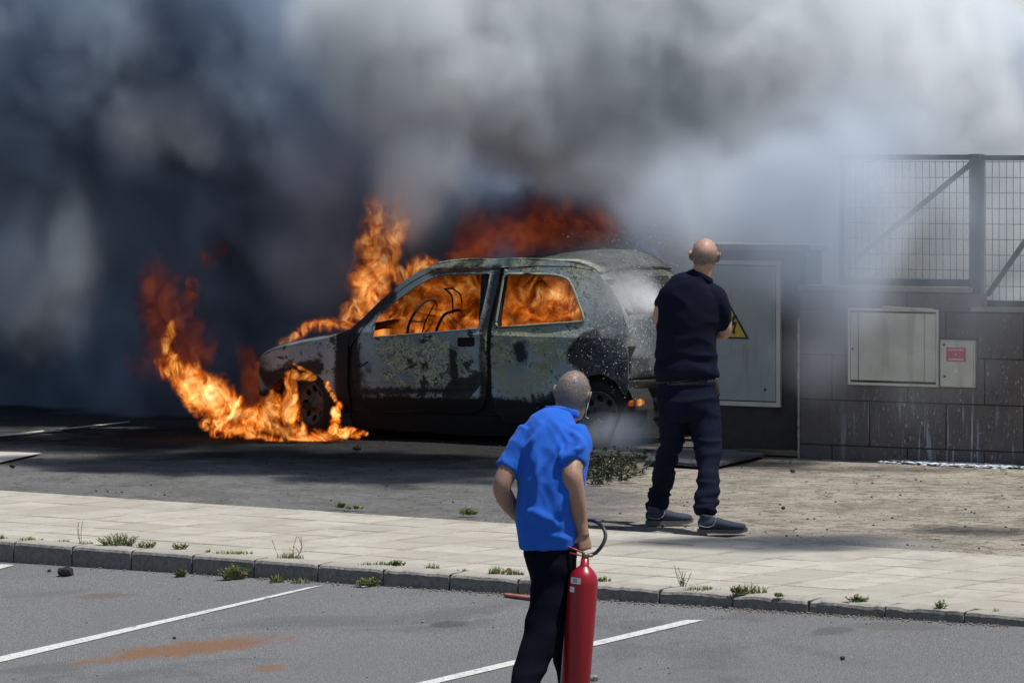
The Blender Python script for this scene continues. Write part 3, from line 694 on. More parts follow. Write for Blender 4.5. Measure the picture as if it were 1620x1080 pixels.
bm = bmesh.new(); box(bm, ((du0+du1)/2, .126, (dz0+dz1)/2), (du1-du0-.085, .02, dz1-dz0-.085), bev=.004); link('leaf', bm_mesh('lf', bm), cab, M_CAB)
bm = bmesh.new(); box(bm, ((du0+du1)/2, .1365, (dz0+dz1)/2), (du1-du0-.07, .004, dz1-dz0-.07)); link('seal', bm_mesh('sl', bm), cab, M_SOOT)
bm = bmesh.new(); tube(bm, [(du1-.13, .119, dz0+.13, .009), (du1-.13, .112, dz0+.13, .009)], 10, sub=False); link('keyhole', bm_mesh('kh', bm), cab, M_SOOT)
# warning triangle
M_YEL = simple('warning_yellow', (.62, .42, .05), .5, 0, .12, 20); M_BLK = simple('print_black', (.015, .015, .015), .5, 0, .1, 20)
sign = empty('warning_sign', W0, -TW); tag(sign, 'yellow triangular high voltage sign with black lightning arrow, half behind the man in black', 'sign')
tr, tb = WL(1185, 537, -.115)[0], WL(1185, 536, -.115)[1]; th = WL(1157, 481, -.115)[1]; tx = WL(1155, 481, -.115)[0]; tl = 2*tx-tr
def tri(k, y, t, mat, name):
    cx_, cz = tx, (tb*2+th)/3; P = [(cx_+(u-cx_)*k, cz+(z-cz)*k) for u, z in ((tl, tb), (tr, tb), (tx, th))]
    bm = bmesh.new(); slab(bm, P, lambda u, z: Vector((u, y, z)), (0, t, 0)); bmesh.ops.recalc_face_normals(bm, faces=bm.faces[:]); link(name, bm_mesh(name, bm), sign, mat)
tri(1.0, .108, .006, M_BLK, 'border'); tri(.86, .1055, .002, M_YEL, 'face')
hh = th-tb; P = [(.00, .62), (.09, .63), (.0, .42), (.10, .44), (.03, .17), (.055, .17), (.01, .06), (-.05, .17), (-.02, .17), (.02, .34), (-.09, .31)]
bm = bmesh.new(); slab(bm, [(tx+.035+u*hh*1.1, tb+z*hh*1.05+.01) for u, z in P], lambda u, z: Vector((u, .1035, z)), (0, .0015, 0)); bmesh.ops.recalc_face_normals(bm, faces=bm.faces[:]); link('lightning_arrow', bm_mesh('arrow', bm), sign, M_BLK)
# meter boxes
mb = empty('meter_box', W0, -TW); tag(mb, 'large beige flush meter box with a wide blank door, set in the block wall', 'meter box')
bm = bmesh.new(); box(bm, ((b1x0+b1x1)/2, .05, (b1z0+b1z1)/2), (b1x1-b1x0, .10, b1z1-b1z0)); link('housing', bm_mesh('h', bm), mb, M_SOOT)
bm = bmesh.new(); frame_box(bm, b1x0-.012, b1x1, b1z0-.015, b1z1+.012, .02, -.004, .03); link('frame', bm_mesh('h', bm), mb, M_BOX)
e1 = b1x0+.075; e2 = b1x1-.115
bm = bmesh.new(); box(bm, ((e1+e2)/2+.002, -.012, (b1z0+b1z1)/2), (e2-e1-.006, .022, b1z1-b1z0-.045), bev=.005); link('door', bm_mesh('h', bm), mb, M_BOX)
bm = bmesh.new(); box(bm, ((b1x0+.008+e1)/2, -.008, (b1z0+b1z1)/2), (e1-b1x0-.016, .02, b1z1-b1z0-.045), bev=.004); link('hinge_strip', bm_mesh('h', bm), mb, M_BOX)
bm = bmesh.new(); box(bm, ((b1x1-.02+e2)/2, -.010, (b1z0+b1z1)/2), (b1x1-e2-.026, .02, b1z1-b1z0-.045), bev=.004); link('latch_strip', bm_mesh('h', bm), mb, M_BOX)
bm = bmesh.new(); box(bm, (b1x0+.03, -.022, (b1z0+b1z1)/2-.02), (.012, .008, .02), bev=.002); link('latch', bm_mesh('h', bm), mb, M_SOOT)
bm = bmesh.new(); box(bm, ((e1+b1x1)/2+.08, -.016, b1z1+.018), (.40, .05, .012), Matrix.Rotation(R(1.5), 3, 'Y')); link('drip_ledge', bm_mesh('h', bm), mb, M_BOX)
sb = empty('meter_box', W0, -TW); tag(sb, 'small beige meter box with a red notice label, right of the larger blank one', 'meter box')
bm = bmesh.new(); box(bm, ((b2x0+b2x1)/2, .03, (b2z0+b2z1)/2), (b2x1-b2x0, .10, b2z1-b2z0), bev=.004); link('housing', bm_mesh('h', bm), sb, M_BOX)
bm = bmesh.new(); box(bm, ((b2x0+b2x1)/2, -.026, (b2z0+b2z1)/2), (b2x1-b2x0-.016, .014, b2z1-b2z0-.016), bev=.004); link('door', bm_mesh('h', bm), sb, M_BOX)
M_RED = simple('label_red', (.50, .05, .09), .5, 0, .08, 20); M_WHT = simple('label_white', (.75, .74, .72), .5, 0, .05, 20)
r0x, r1z = WL(1500, 549); r1x, r0z = WL(1531, 572)
bm = bmesh.new(); box(bm, ((r0x+r1x)/2, -.0345, (r0z+r1z)/2), (r1x-r0x, .002, r1z-r0z)); link('red_label', bm_mesh('h', bm), sb, M_RED)
def text(body, size, loc, rot, mat, parent, name='lettering', bold=0, align='CENTER'):
    cu = bpy.data.curves.new(name, 'FONT'); cu.body = body; cu.size = size; cu.align_x = align; cu.align_y = 'CENTER'; cu.extrude = .0004; cu.offset = bold
    cu.space_line = 1.0; o = bpy.data.objects.new(name, cu); COL.objects.link(o); dg = bpy.context.evaluated_depsgraph_get()
    me = bpy.data.meshes.new_from_object(o.evaluated_get(dg)); bpy.data.objects.remove(o); o = link(name, me, parent, mat); o.location = loc; o.rotation_euler = rot; return o
cz = (r0z+r1z)/2; hx = (r0x+r1x)/2
text('CAJA DE CORTE', .017, (hx, -.0362, r1z-.018), (R(90), 0, 0), M_WHT, sb, bold=.0004); text('BT', .016, (hx, -.0362, cz), (R(90), 0, 0), M_WHT, sb, bold=.0004); text('SECCIONADOR', .017, (hx, -.0362, r0z+.016), (R(90), 0, 0), M_WHT, sb, bold=.0004)
bm = bmesh.new(); tx2, tz2 = WL(1515, 584); s = .022; slab(bm, [(tx2-s, tz2-s), (tx2+s, tz2-s), (tx2, tz2+s*1.1)], lambda u, z: Vector((u, -.0355, z)), (0, .002, 0)); link('triangle_label', bm_mesh('h', bm), sb, simple('label_cream', (.72, .68, .5), .5, 0, .05))
for p in ((1494, 545), (1495, 595)):
    bm = bmesh.new(); u, z = WL(*p); tube(bm, [(u+.012, -.03, z, .010), (u+.012, -.04, z, .009)], 10, sub=False); link('lock', bm_mesh('h', bm), sb, M_SOOT)
# the metal gate
gate = empty('mesh_gate', W0, -TW); tag(gate, 'blue grey steel gate of welded wire mesh with diagonal braces above the wall', 'gate')
gy = .11; gz1 = WL(1450, 250)[1]; gl0 = WL(1322, 400)[0]; gzb1 = WL(1430, 447)[1]; gzb2 = WL(1590, 482)[1]
pu = WL(1536, 400)[0]; gt = .045
def bar(name, a, b_, w, mat=M_GATE, d=None):
    a, b_ = Vector(a), Vector(b_); v = b_-a; bm = bmesh.new(); box(bm, (0, 0, 0), (v.length, d or w, w), bev=.004)
    me = bm_mesh(name, bm); o = link(name, me, gate, mat); o.location = (a+b_)/2; o.rotation_euler = (0, -math.atan2(v.z, v.x), 0); return o
bar('top_rail', (gl0, gy, gz1+.005), (pu-.046, gy, gz1+.005), .04); bar('top_rail', (pu+.046, gy, gz1), (uend, gy, gz1), .04)
bar('bottom_rail', (gl0, gy, gzb1), (pu-.046, gy, gzb1), .055); bar('bottom_rail', (pu+.046, gy, gzb2), (uend, gy, gzb2), .055)
bar('post', (pu, gy, gzb2-.03), (pu, gy, gz1+.03), .09); bar('post', (gl0, gy, gzb1-.03), (gl0, gy, gz1+.0), .03)
a = WL(1530, 257); c = WL(1345, 410); bar('brace', (a[0], gy-.005, a[1]), (c[0], gy-.005, c[1]), .035)
a = WL(1553, 468); c = WL(1625, 362); bar('brace', (a[0], gy-.005, a[1]), (c[0]+.25, gy-.005, c[1]+.32), .035)
for k in range(2):
    p = WL(1600, 300)
wm = {}
def wire(a, b_):
    a, b_ = Vector(a), Vector(b_); v = b_-a; key = round(v.length, 3)
    if key not in wm:
        bm = bmesh.new(); n = 6; kk = [(0, .0018*math.sin(i*1.7), v.length*i/n-v.length/2, .0026) for i in range(n+1)]; tube(bm, kk, 5, sub=False); wm[key] = bm_mesh('wire', bm); wm[key].materials.append(M_WIRE)
    o = bpy.data.objects.new('wire', wm[key]); COL.objects.link(o); o.parent = gate; o.location = (a+b_)/2; o.rotation_euler = (0, math.atan2(v.x, v.z), random.uniform(-3, 3) if abs(v.x) < .01 else 0)
sp_ = WL(1451.5, 300)[0]-WL(1440.8, 300)[0]
u = pu-.06
while u > gl0+.05: wire((u+random.gauss(0, .002), gy+.012, gzb1), (u+random.gauss(0, .003), gy+.012, gz1-.02)); u -= sp_
u = pu+.065
while u < WL(1680, 300)[0]: wire((u+random.gauss(0, .002), gy+.012, gzb2), (u+random.gauss(0, .003), gy+.012, gz1-.02)); u += sp_
zz_ = gz1-.03; dzv = WL(1500, 305)[1]-WL(1500, 329.5)[1]
while zz_ > gzb2+.03:
    if zz_ > gzb1+.03: wire((gl0+.04, gy+.017, zz_), (pu-.05, gy+.017, zz_))
    wire((pu+.05, gy+.017, zz_), (uend, gy+.017, zz_)); zz_ -= dzv
# pale block added far behind the gate to keep bright sky out
bd = empty('sky_backing', (8, 46, 0), R(-8)); tag(bd, 'pale block added behind the wire gate and smoke to keep the bright sky out', 'backing')
bm = bmesh.new(); box(bm, (4.4, 3, 1.1), (14, 6, 2.5), bev=.02); M_PALE = simple('pale_backing', (.5, .47, .42), .9, 0, .1, 2); link('wall', bm_mesh('b', bm), bd, M_PALE)
bm = bmesh.new(); box(bm, (4.4, 3, 2.42), (14.3, 6.3, .14), bev=.02); link('backing_cap', bm_mesh('b', bm), bd, M_COPE)
# ------------------------------------------------------------------ people
def m_skin(name, base, headc=None, hz=0, stub=(.10, .09, .085), back=0.0, k=.75):
    b = NB(name); n = b.noise(9, 4, .6); f = b.noise(120, 3, .7)
    c = b.mix(n, tuple(v*.82 for v in base), tuple(min(1, v*1.15) for v in base)); c = b.mix(b.mul(b.step(f, .5, .66), .3), c, (.25, .12, .08)); pt = b.noise(22, 5, .7, .6); c = b.mix(b.mul(b.step(pt, .48, .68), .35), c, tuple(v*.55 for v in base)); ah = b.noise(150, 3, .7, 0, stretch=(1, 1, .3)); c = b.mix(b.mul(b.step(ah, .56, .66), .35), c, (.07, .05, .04))
    if headc is not None:
        x, y, z = b.xyz(); q = b.noise(45, 3, .7); g = b.noise(190, 3, .8)
        zz = b.sub(z, headc[2]); yy = b.sub(y, headc[1]); w = b.mul(b.sub(q, .5), .03)
        band = b.mul(b.step(b.add(zz, w), hz[0], hz[0]+.02), b.sub(1, b.step(b.add(zz, w), hz[1]-.035, hz[1]+.02)))
        band = b.mul(band, b.sub(1, b.step(yy, .03, .06)))
        c = b.mix(b.mul(band, b.math('MINIMUM', b.add(k, b.mul(b.sub(g, .55), 2.2)), 1)), c, stub)
        b.bump(b.add(b.mul(g, .6), n), .002, .4)
    else: b.bump(f, .0015, .4)
    b.b.inputs['Subsurface Weight'].default_value = .08; b.b.inputs['Subsurface Radius'].default_value = (.02, .008, .004); b.b.inputs['Subsurface Scale'].default_value = .3
    return b.fin(c, .5, 0, .4)
def m_cloth(name, col, var=.15, rough=.85, sheen=.2):
    b = NB(name); n = b.noise(7, 4, .6); f = b.noise(500, 2, .6)
    c = b.mix(n, tuple(v*(1-var) for v in col), tuple(v*(1+var) for v in col)); b.bump(f, .001, .4)
    b.b.inputs['Sheen Weight'].default_value = sheen; b.b.inputs['Sheen Roughness'].default_value = .5; return b.fin(c, rough, 0, .12)
def folds(p, amp, sx, sz, seed=0, thr=.0):
    a = mn.noise(Vector((p.x*sx+seed, p.y*sx, p.z*sz))); r = 1-abs(a)*2.4
    return amp*(max(r, -.3)**1 if r > 0 else r*.3) + amp*.35*mn.noise(Vector((p.x*18+seed, p.y*18, p.z*18)))
def finger(bm, base, d, nrm, length, r, curl):
    """three joints, curling from direction d towards nrm"""
    d = Vector(d).normalized(); nrm = Vector(nrm).normalized(); P = [Vector(base)]; a = 0
    for k, (f, c) in enumerate(zip((.42, .32, .26), curl)):
        a += R(c); P.append(P[-1] + (d*math.cos(a)+nrm*math.sin(a))*length*f)
    K = []
    for i in range(3):
        K.append((*P[i], r*(1-.07*i))); K.append((*(P[i]*.5+P[i+1]*.5), r*(.9-.07*i)))
    K.append((*P[3], r*.72)); ax = d.cross(nrm); tube(bm, K, 8, 2, side=ax); sph(bm, P[3], r*.74, 8)
def hand(bm, wrist, d, palm, thumb_dir, curl=(70, 75, 50), k=1.0):
    """d: towards the knuckles; palm: the way the palm faces; thumb_dir: across the hand to the thumb side"""
    d = Vector(d).normalized(); palm = (Vector(palm)-d*Vector(palm).dot(d)).normalized(); ac = d.cross(palm).normalized()
    if ac.dot(Vector(thumb_dir)) < 0: ac = -ac
    w = Vector(wrist); kn_ = w + d*.088*k
    tube(bm, [(*(w-d*.02*k), .027*k, .021*k), (*(w+d*.02*k), .034*k, .019*k), (*(w+d*.06*k), .042*k, .017*k), (*kn_, .041*k, .014*k)], 12, 3, side=ac)
    for i, (o, L_, r) in enumerate(((.030, .072, .0098), (.010, .080, .0100), (-.010, .075, .0095), (-.029, .060, .0085))):
        finger(bm, kn_ + ac*o*k - d*(.004+.003*abs(i-1))*k, d + ac*o*1.2, palm, L_*k, r*k, curl)
    finger(bm, w + d*.022*k + ac*.030*k + palm*.008*k, d*.75+ac*.8+palm*.35, palm - ac*.5, .072*k, .0115*k, (12, 38, 35))
class Fig:
    def __init__(s, Y, sc): s.Y = Y; s.s = sc
    def p(s, px, py, dy=0): return Vector(((px-CX)/s.s*(1+dy/s.Y), s.Y+dy, HC-(py-HY)/s.s*(1+dy/s.Y)))
    def k(s, keys):
        out = []
        for q in keys:
            px, py, dy, ra = q[:4]; rb = q[4] if len(q) > 4 else ra; v = s.p(px, py, dy); out.append((v.x, v.y, v.z, ra/s.s, rb/s.s))
        return out
def person(root_loc, label):
    r = empty('person', root_loc); tag(r, label, 'person'); return r
def put(root, name, me, mat, smooth=True):
    # meshes are made in world coordinates; store them relative to the person
    loc = root.location if not root.parent else root.location
    me.transform(Matrix.Translation(-Vector(loc))); o = link(name, me, root, mat, smooth); return o
def head(bm, c, hw, up, back, turn=0.0, tilt=0.0, ear=True, s=1.0):
    """skull, jaw, nose, lips and ears; faces +y before turning (turn about z, tilt about the view axis)"""
    M = Matrix.Translation(Vector(c)) @ Matrix.Rotation(turn, 4, 'Z') @ Matrix.Rotation(tilt, 4, 'Y') @ Matrix.Rotation(R(-12), 4, 'X'); st = len(bm.verts); bm.verts.ensure_lookup_table()
    n0 = set(bm.verts)
    sph(bm, (0, -.008, .012), (hw, back, up), 24); sph(bm, (0, .03, -.055), (hw*.80, .072, .068), 20); sph(bm, (0, .055, -.085), (.034, .032, .026), 14)
    sph(bm, (0, -.02, -.045), (hw*.80, .07, .06), 16)
    tube(bm, [(0, .088, .02, .008), (0, .108, -.02, .014), (0, .102, -.032, .016)], 8, 3); sph(bm, (0, .088, -.058), (.024, .014, .006), 10); sph(bm, (0, .086, -.068), (.022, .014, .007), 10)
    sph(bm, (0, .083, .028), (.055, .014, .012), 10)
    for e in (-1, 1):
        sph(bm, (e*.031, .082, .008), (.013, .010, .010), 10)
        if ear:
            P = [(e*(hw+.002), .008, .022), (e*(hw+.014), -.008, .030), (e*(hw+.018), -.018, .010), (e*(hw+.012), -.010, -.015), (e*(hw+.001), .004, -.030)]
            tube(bm, [(*p, .0052) for p in P], 8, 4); sph(bm, (e*(hw+.007), -.004, .0), (.006, .014, .024), 10)
    for v in bm.verts:
        if v not in n0: v.co = M @ v.co
    return M, (hw, back, up)
def hair(root, M, dims, n, zlo, zhi, ln, seed, crown=1.0):
    rnd = random.Random(seed); bm = bmesh.new(); k = 0
    while k < n:
        v = Vector((rnd.gauss(0, 1), rnd.gauss(0, 1), rnd.gauss(0, 1))).normalized(); p = Vector((v.x*dims[0], v.y*dims[1]-.008, v.z*dims[2]+.012))
        if p.z > zhi+rnd.uniform(-.02, .02) or p.z < zlo or p.y > .045-.3*abs(p.z) : k += .2; continue
        if p.z > .06 and rnd.random() > crown: k += .3; continue
        k += 1; nrm = Vector((v.x/dims[0], v.y/dims[1], v.z/dims[2])).normalized(); d = (nrm + Vector((rnd.gauss(0, .3), rnd.gauss(0, .3), rnd.gauss(-.7, .3)))).normalized(); s = d.cross(nrm+Vector((0, 0, .01))).normalized()*.0008
        q = p + nrm*.0005; f = [M @ (q-s), M @ (q+s), M @ (q+d*ln*rnd.uniform(.6, 1.2))]; bm.faces.new([bm.verts.new(a) for a in f])
    o = put(root, 'hair', bm_mesh('hair', bm), M_HAIR, False); o['kind'] = 'stuff'; return o
M_HAIR = simple('cropped_grey_hair', (.20, .195, .19), .7, 0, .9, 160)
# ---- the man in black
A = Fig(25.0, 260.0); m1 = person((A.p(1092, 830).x, 25.0, 0), 'bald man in navy shirt and dark jeans, back turned, spraying the burning car')
m1l = m1.location
bm = bmesh.new(); hc1 = A.p(1115, 406, .02); hm1 = head(bm, hc1, .0785, .100, .102, turn=R(-12), tilt=R(3))
tube(bm, A.k([(1104, 455, 0, 16), (1109, 437, 0, 15.5), (1113, 420, .0, 15.5), (1115, 408, .01, 15)]), 16)
tube(bm, A.k([(1090, 620, 0, 38, 26), (1090, 560, 0, 40, 26), (1093, 490, 0, 40, 26), (1098, 460, 0, 32, 22), (1104, 445, 0, 18, 16)]), 18)
for K in ([(1135, 468, 0, 13), (1145, 500, .03, 12), (1145, 526, .05, 11), (1130, 522, .16, 10.5), (1105, 512, .28, 8.5), (1090, 505, .34, 7)],
          [(1058, 468, 0, 13), (1047, 488, .10, 12), (1043, 505, .22, 10.5), (1046, 500, .34, 9.5), (1056, 492, .45, 7.5), (1062, 489, .50, 6.5)]):
    tube(bm, A.k(K), 14)
hand(bm, A.p(1090, 505, .34), (-.6, .55, .15), (-.3, -.2, -1), (.3, .2, 1), (60, 70, 45)); hand(bm, A.p(1062, 489, .50), (-.75, .35, .1), (0, .3, -1), (.2, .5, 1), (60, 70, 45))
for K in ([(1066, 630, 0, 17), (1054, 722, .05, 13), (1041, 806, .28, 9), (1040, 815, .30, 9)], [(1112, 630, 0, 18), (1121, 728, -.1, 13), (1116, 812, -.28, 9), (1116, 822, -.3, 9)]): tube(bm, A.k(K), 12)
sk1 = m_skin('skin_pink', (.46, .27, .20), Vector(hc1)-m1l, (-.060, .035), (.08, .075, .07), k=.85)
put(m1, 'body', baked(bm, .0055, 3), sk1); hair(m1, *hm1, 1800, -.06, .025, .003, 4)
def torso_disp(seed, amp): return lambda p: folds(p, amp, 5, 9, seed)
bm = bmesh.new()
tube(bm, A.k([(1087, 600, 0, 50, 33), (1086, 585, 0, 50, 34), (1085.5, 560, 0, 48.5, 33), (1087, 520, 0, 48, 33), (1092, 492, 0, 51, 33), (1095, 470, 0, 50, 31), (1099, 454, 0, 40, 26), (1106, 441, 0, 20, 19), (1110, 436, 0, 16.5, 17)]), 28, 5)
tube(bm, A.k([(1122, 466, 0, 18), (1134, 478, .0, 19), (1138.5, 497, .02, 18), (1140, 518, .05, 15.5)]), 18); tube(bm, A.k([(1092, 458, 0, 16), (1112, 459, 0, 17), (1132, 470, 0, 17), (1142, 484, .01, 14)]), 18); tube(bm, A.k([(1108, 455, 0, 15), (1085, 458, 0, 17), (1062, 466, .03, 16)]), 18)
tube(bm, A.k([(1062, 464, 0, 17), (1054, 478, .08, 17), (1051, 487, .20, 16)]), 18)
def dsp1(p):
    q = Vector((p.x*5 + p.z*3, p.y*5, p.z*9)); a = 1-abs(mn.noise(q))*2.6; h = .006*max(a, -.2)
    z = HC-(590-HY)/260
    if p.z < z+.12: h += .005*math.sin((p.z-z)*60+mn.noise(p*6)*4)
    return h
M_NAVY = m_cloth('navy_cotton', (.007, .009, .021), .3, .95, 0); put(m1, 'shirt', baked(bm, .009, 5, dsp1), M_NAVY)
bm = bmesh.new()      # turned collar
for i in range(2): pass
cc = A.p(1108.5, 440, 0)
ringp = [(cc.x+.069*math.cos(a), cc.y+.066*math.sin(a), cc.z+.006+.010*math.sin(a+R(200))-.35*(.069*math.cos(a)), .019, .007) for a in np.linspace(R(110), R(430), 20)]
tube(bm, ringp, 10, 2, side=(0, 0, 1)); put(m1, 'collar', baked(bm, .005, 2), M_NAVY)
bm = bmesh.new()
tube(bm, A.k([(1088, 594, 0, 47, 31), (1088, 615, 0, 48, 33), (1088, 640, -.01, 49, 36), (1088, 660, 0, 44, 32)]), 26, 5)
tube(bm, A.k([(1066, 640, .0, 25, 28), (1065, 672, .01, 22, 25), (1062, 700, .03, 19, 22), (1055, 724, .07, 16.5, 20), (1050, 750, .14, 16.5, 19), (1045, 775, .22, 15.5, 18), (1041, 790, .26, 17, 19), (1038, 802, .29, 14.5, 17), (1039, 809, .30, 13.5, 16)]), 20, 5)
tube(bm, A.k([(1112, 640, .0, 26, 28), (1116, 680, -.03, 24.5, 26), (1120, 710, -.08, 20, 23), (1121, 735, -.12, 18.5, 22), (1120, 765, -.2, 17, 20), (1118, 790, -.26, 19, 20), (1116, 803, -.29, 16.5, 18), (1116, 813, -.30, 15, 17)]), 20, 5)
def dsp2(p):
    z0 = p.z; w = mn.noise(Vector((p.x*4, p.y*4, p.z*17))); k = .006 if z0 > .55 else .011
    return k*(1-abs(w)*2.6) + (.004*math.sin(z0*70+w*9+p.x*14) if z0 < .22 else 0)
M_DENIM = m_cloth('dark_denim', (.007, .009, .022), .35, .95, 0); put(m1, 'trousers', baked(bm, .009, 5, dsp2), M_DENIM)
bm = bmesh.new(); b0 = A.p(1088, 601, 0); tube(bm, [(b0.x, b0.y, b0.z+.012, .182, .124), (b0.x, b0.y, b0.z-.024, .1865, .128)], 30, sub=False); put(m1, 'belt', bm_mesh('belt', bm), simple('black_leather', (.012, .011, .01), .45))
bm = bmesh.new(); b0 = A.p(1134, 612, -.04); box(bm, b0, (.03, .035, .11), Matrix.Rotation(R(-8), 3, 'Y'), bev=.005); put(m1, 'belt_pouch', bm_mesh('pouch', bm), simple('pouch_brown', (.06, .045, .035), .7))
def shoe(root, heel, ang, L_=.285, mat=None, sole=None, trim=None):
    M = Matrix.Translation(Vector(heel)) @ Matrix.Rotation(ang, 4, 'Z'); bm = bmesh.new(); n0 = set()
    tube(bm, [(-.005, 0, .045, .030, .030), (.03, 0, .052, .038, .038), (.09, 0, .060, .040, .040), (.15, 0, .050, .044, .034), (.21, .0, .042, .047, .028), (.26, 0, .038, .040, .024), (.28, 0, .036, .025, .018)], 16, 4, side=(0, 1, 0))
    tube(bm, [(.035, 0, .05, .036, .042), (.04, 0, .085, .036, .040), (.045, 0, .112, .038, .042)], 16, 4, side=(0, 1, 0))
    for v in bm.verts: v.co.z = max(v.co.z, .018); v.co = M @ v.co
    a = put(root, 'shoe', baked(bm, .006, 3), mat)
    def outline(k=1.0): return [(-.012, .0), (-.004, .024), (.03, .036), (.1, .034), (.16, .043), (.22, .047), (.27, .036), (.290, .010), (.288, -.014), (.26, -.034), (.2, -.043), (.13, -.038), (.06, -.036), (.0, -.028)]
    bm = bmesh.new(); slab(bm, [tuple(x) for x in catmull(outline()+[outline()[0]], 3)[:-1]], lambda x, y: M @ Vector((x, y, .002 + (.012 if x > .24 else 0)*((x-.24)/.05 if x > .24 else 0))), (0, 0, .024))
    bmesh.ops.recalc_face_normals(bm, faces=bm.faces[:]); me = bm_mesh('sole', bm); me.transform(Matrix.Translation(-Vector(root.location))); link('sole', me, a, sole)
    for s_ in (-1, 1):
        bm = bmesh.new(); tube(bm, [(*(M @ Vector((.0, s_*.034, .050))), .0022), (*(M @ Vector((.05, s_*.043, .040))), .0022), (*(M @ Vector((.09, s_*.042, .055))), .0022), (*(M @ Vector((.10, s_*.036, .088))), .0022)], 6)
        me = bm_mesh('stripe', bm); me.transform(Matrix.Translation(-Vector(root.location))); link('stripe', me, a, trim)
    bm = bmesh.new()
    for i in range(4): x = .10+.022*i; tube(bm, [(*(M @ Vector((x, -.022, .092-.011*i))), .0028), (*(M @ Vector((x+.004, 0, .101-.011*i))), .0028), (*(M @ Vector((x, .022, .092-.011*i))), .0028)], 6)
    me = bm_mesh('lace', bm); me.transform(Matrix.Translation(-Vector(root.location))); link('lace', me, a, trim)
M_SHOE = simple('blue_grey_suede', (.03, .04, .065), .85, 0, .4, 18, .001); M_SOLE = simple('sole_grey', (.10, .10, .105), .8, 0, .2, 20); M_TRIM = simple('shoe_trim', (.32, .34, .36), .6, 0, .1, 20)
h = A.p(1024, 815, .22); shoe(m1, (h.x, h.y, .0), R(12), mat=M_SHOE, sole=M_SOLE, trim=M_TRIM)
h = A.p(1106, 826, -.34); shoe(m1, (h.x, h.y, .0), R(-4), mat=M_SHOE, sole=M_SOLE, trim=M_TRIM)
# ---- the man in blue
B = Fig(18.8, 346.0); m2g = road_z(B.p(845, 0).x, 18.8); m2 = person((B.p(850, 830).x, 18.8, m2g), 'man with cropped grey hair in a bright blue polo shirt, walking with a red extinguisher'); m2l = m2.location
bm = bmesh.new(); hc2 = B.p(906, 625, .20); hm2 = head(bm, hc2, .076, .101, .100, turn=R(-24), tilt=R(9))
tube(bm, B.k([(878, 685, .10, 24), (889, 665, .13, 20.5), (898, 650, .17, 19.5), (905, 635, .19, 18)]), 16)
tube(bm, B.k([(870, 880, 0, 38, 36), (868, 820, .0, 40, 36), (872, 750, .03, 44, 34), (876, 700, .08, 44, 32), (880, 680, .10, 34, 28)]), 18)
tube(bm, B.k([(836, 694, .06, 18), (814, 730, .03, 17.5), (800, 752, .0, 16), (794, 772, -.01, 14.5), (801, 790, .04, 14.5), (814, 808, .12, 12.5), (830, 826, .22, 9.5), (836, 832, .26, 8.5)]), 16)
tube(bm, B.k([(912, 694, .02, 19), (908, 725, -.05, 18), (905, 746, -.10, 16.5), (906, 760, -.11, 17), (911, 790, -.09, 15.5), (917, 820, -.06, 12.5), (921, 838, -.06, 10), (923, 848, -.06, 10)]), 16)
hand(bm, B.p(836, 832, .26), (.5, .6, -.3), (.5, -.6, -.2), (.1, .2, 1), (35, 40, 30))
hand(bm, B.p(923, 843, -.06), (.12, -.05, -1), (-.55, .83, 0), (-.8, -.3, .1), (78, 82, 50), .88)
tube(bm, B.k([(868, 880, 0, 30), (858, 985, -.06, 22), (826, 1090, -.2, 13), (815, 1125, -.25, 12)]), 12); tube(bm, B.k([(880, 890, .1, 25), (893, 1000, .25, 17), (900, 1100, .35, 12), (902, 1125, .35, 12)]), 12)
sk2 = m_skin('skin_tan', (.40, .235, .165), Vector(hc2)-m2l, (-.075, .105), (.20, .19, .18), k=.85)
put(m2, 'body', baked(bm, .0048, 3), sk2); hair(m2, *hm2, 6500, -.075, .2, .0065, 5, .55)
bm = bmesh.new()
tube(bm, B.k([(868, 866, 0, 47, 46), (867.5, 850, .0, 48, 47), (866.5, 820, .0, 49.5, 47), (869, 785, .01, 51, 46), (873, 745, .03, 54, 45), (875.5, 710, .06, 57, 44), (876.5, 690, .08, 54, 42), (879, 675, .10, 44, 36), (884, 664, .12, 28, 28), (888, 657, .14, 21, 22)]), 32, 5)
tube(bm, B.k([(842, 684, .06, 22), (828, 706, .05, 23), (814, 728, .03, 22), (803, 744, .01, 20.5)]), 20); tube(bm, B.k([(906, 684, .05, 23), (913, 702, .01, 23), (909, 720, -.05, 21.5), (906.5, 733, -.08, 20)]), 20)
fold_lines = [((898, 700), (872, 830), .016, .010), ((890, 668), (838, 775), .015, .008), ((880, 690), (902, 790), .010, .009), ((845, 690), (835, 760), .012, .006), ((905, 745), (850, 845), .016, .007), ((832, 800), (890, 832), .014, .007), ((826, 835), (905, 850), .011, .006), ((918, 690), (893, 735), .010, .008), ((926, 700), (905, 715), .008, .006), ((824, 820), (845, 800), .012, .006), ((912, 770), (880, 815), .012, .006), ((860, 665), (828, 720), .012, .008), ((895, 720), (885, 860), .012, .007), ((850, 700), (845, 840), .012, .006), ((900, 680), (925, 712), .010, .007)]
FL = [(B.p(*a), B.p(*b_), w_, am) for a, b_, w_, am in fold_lines]
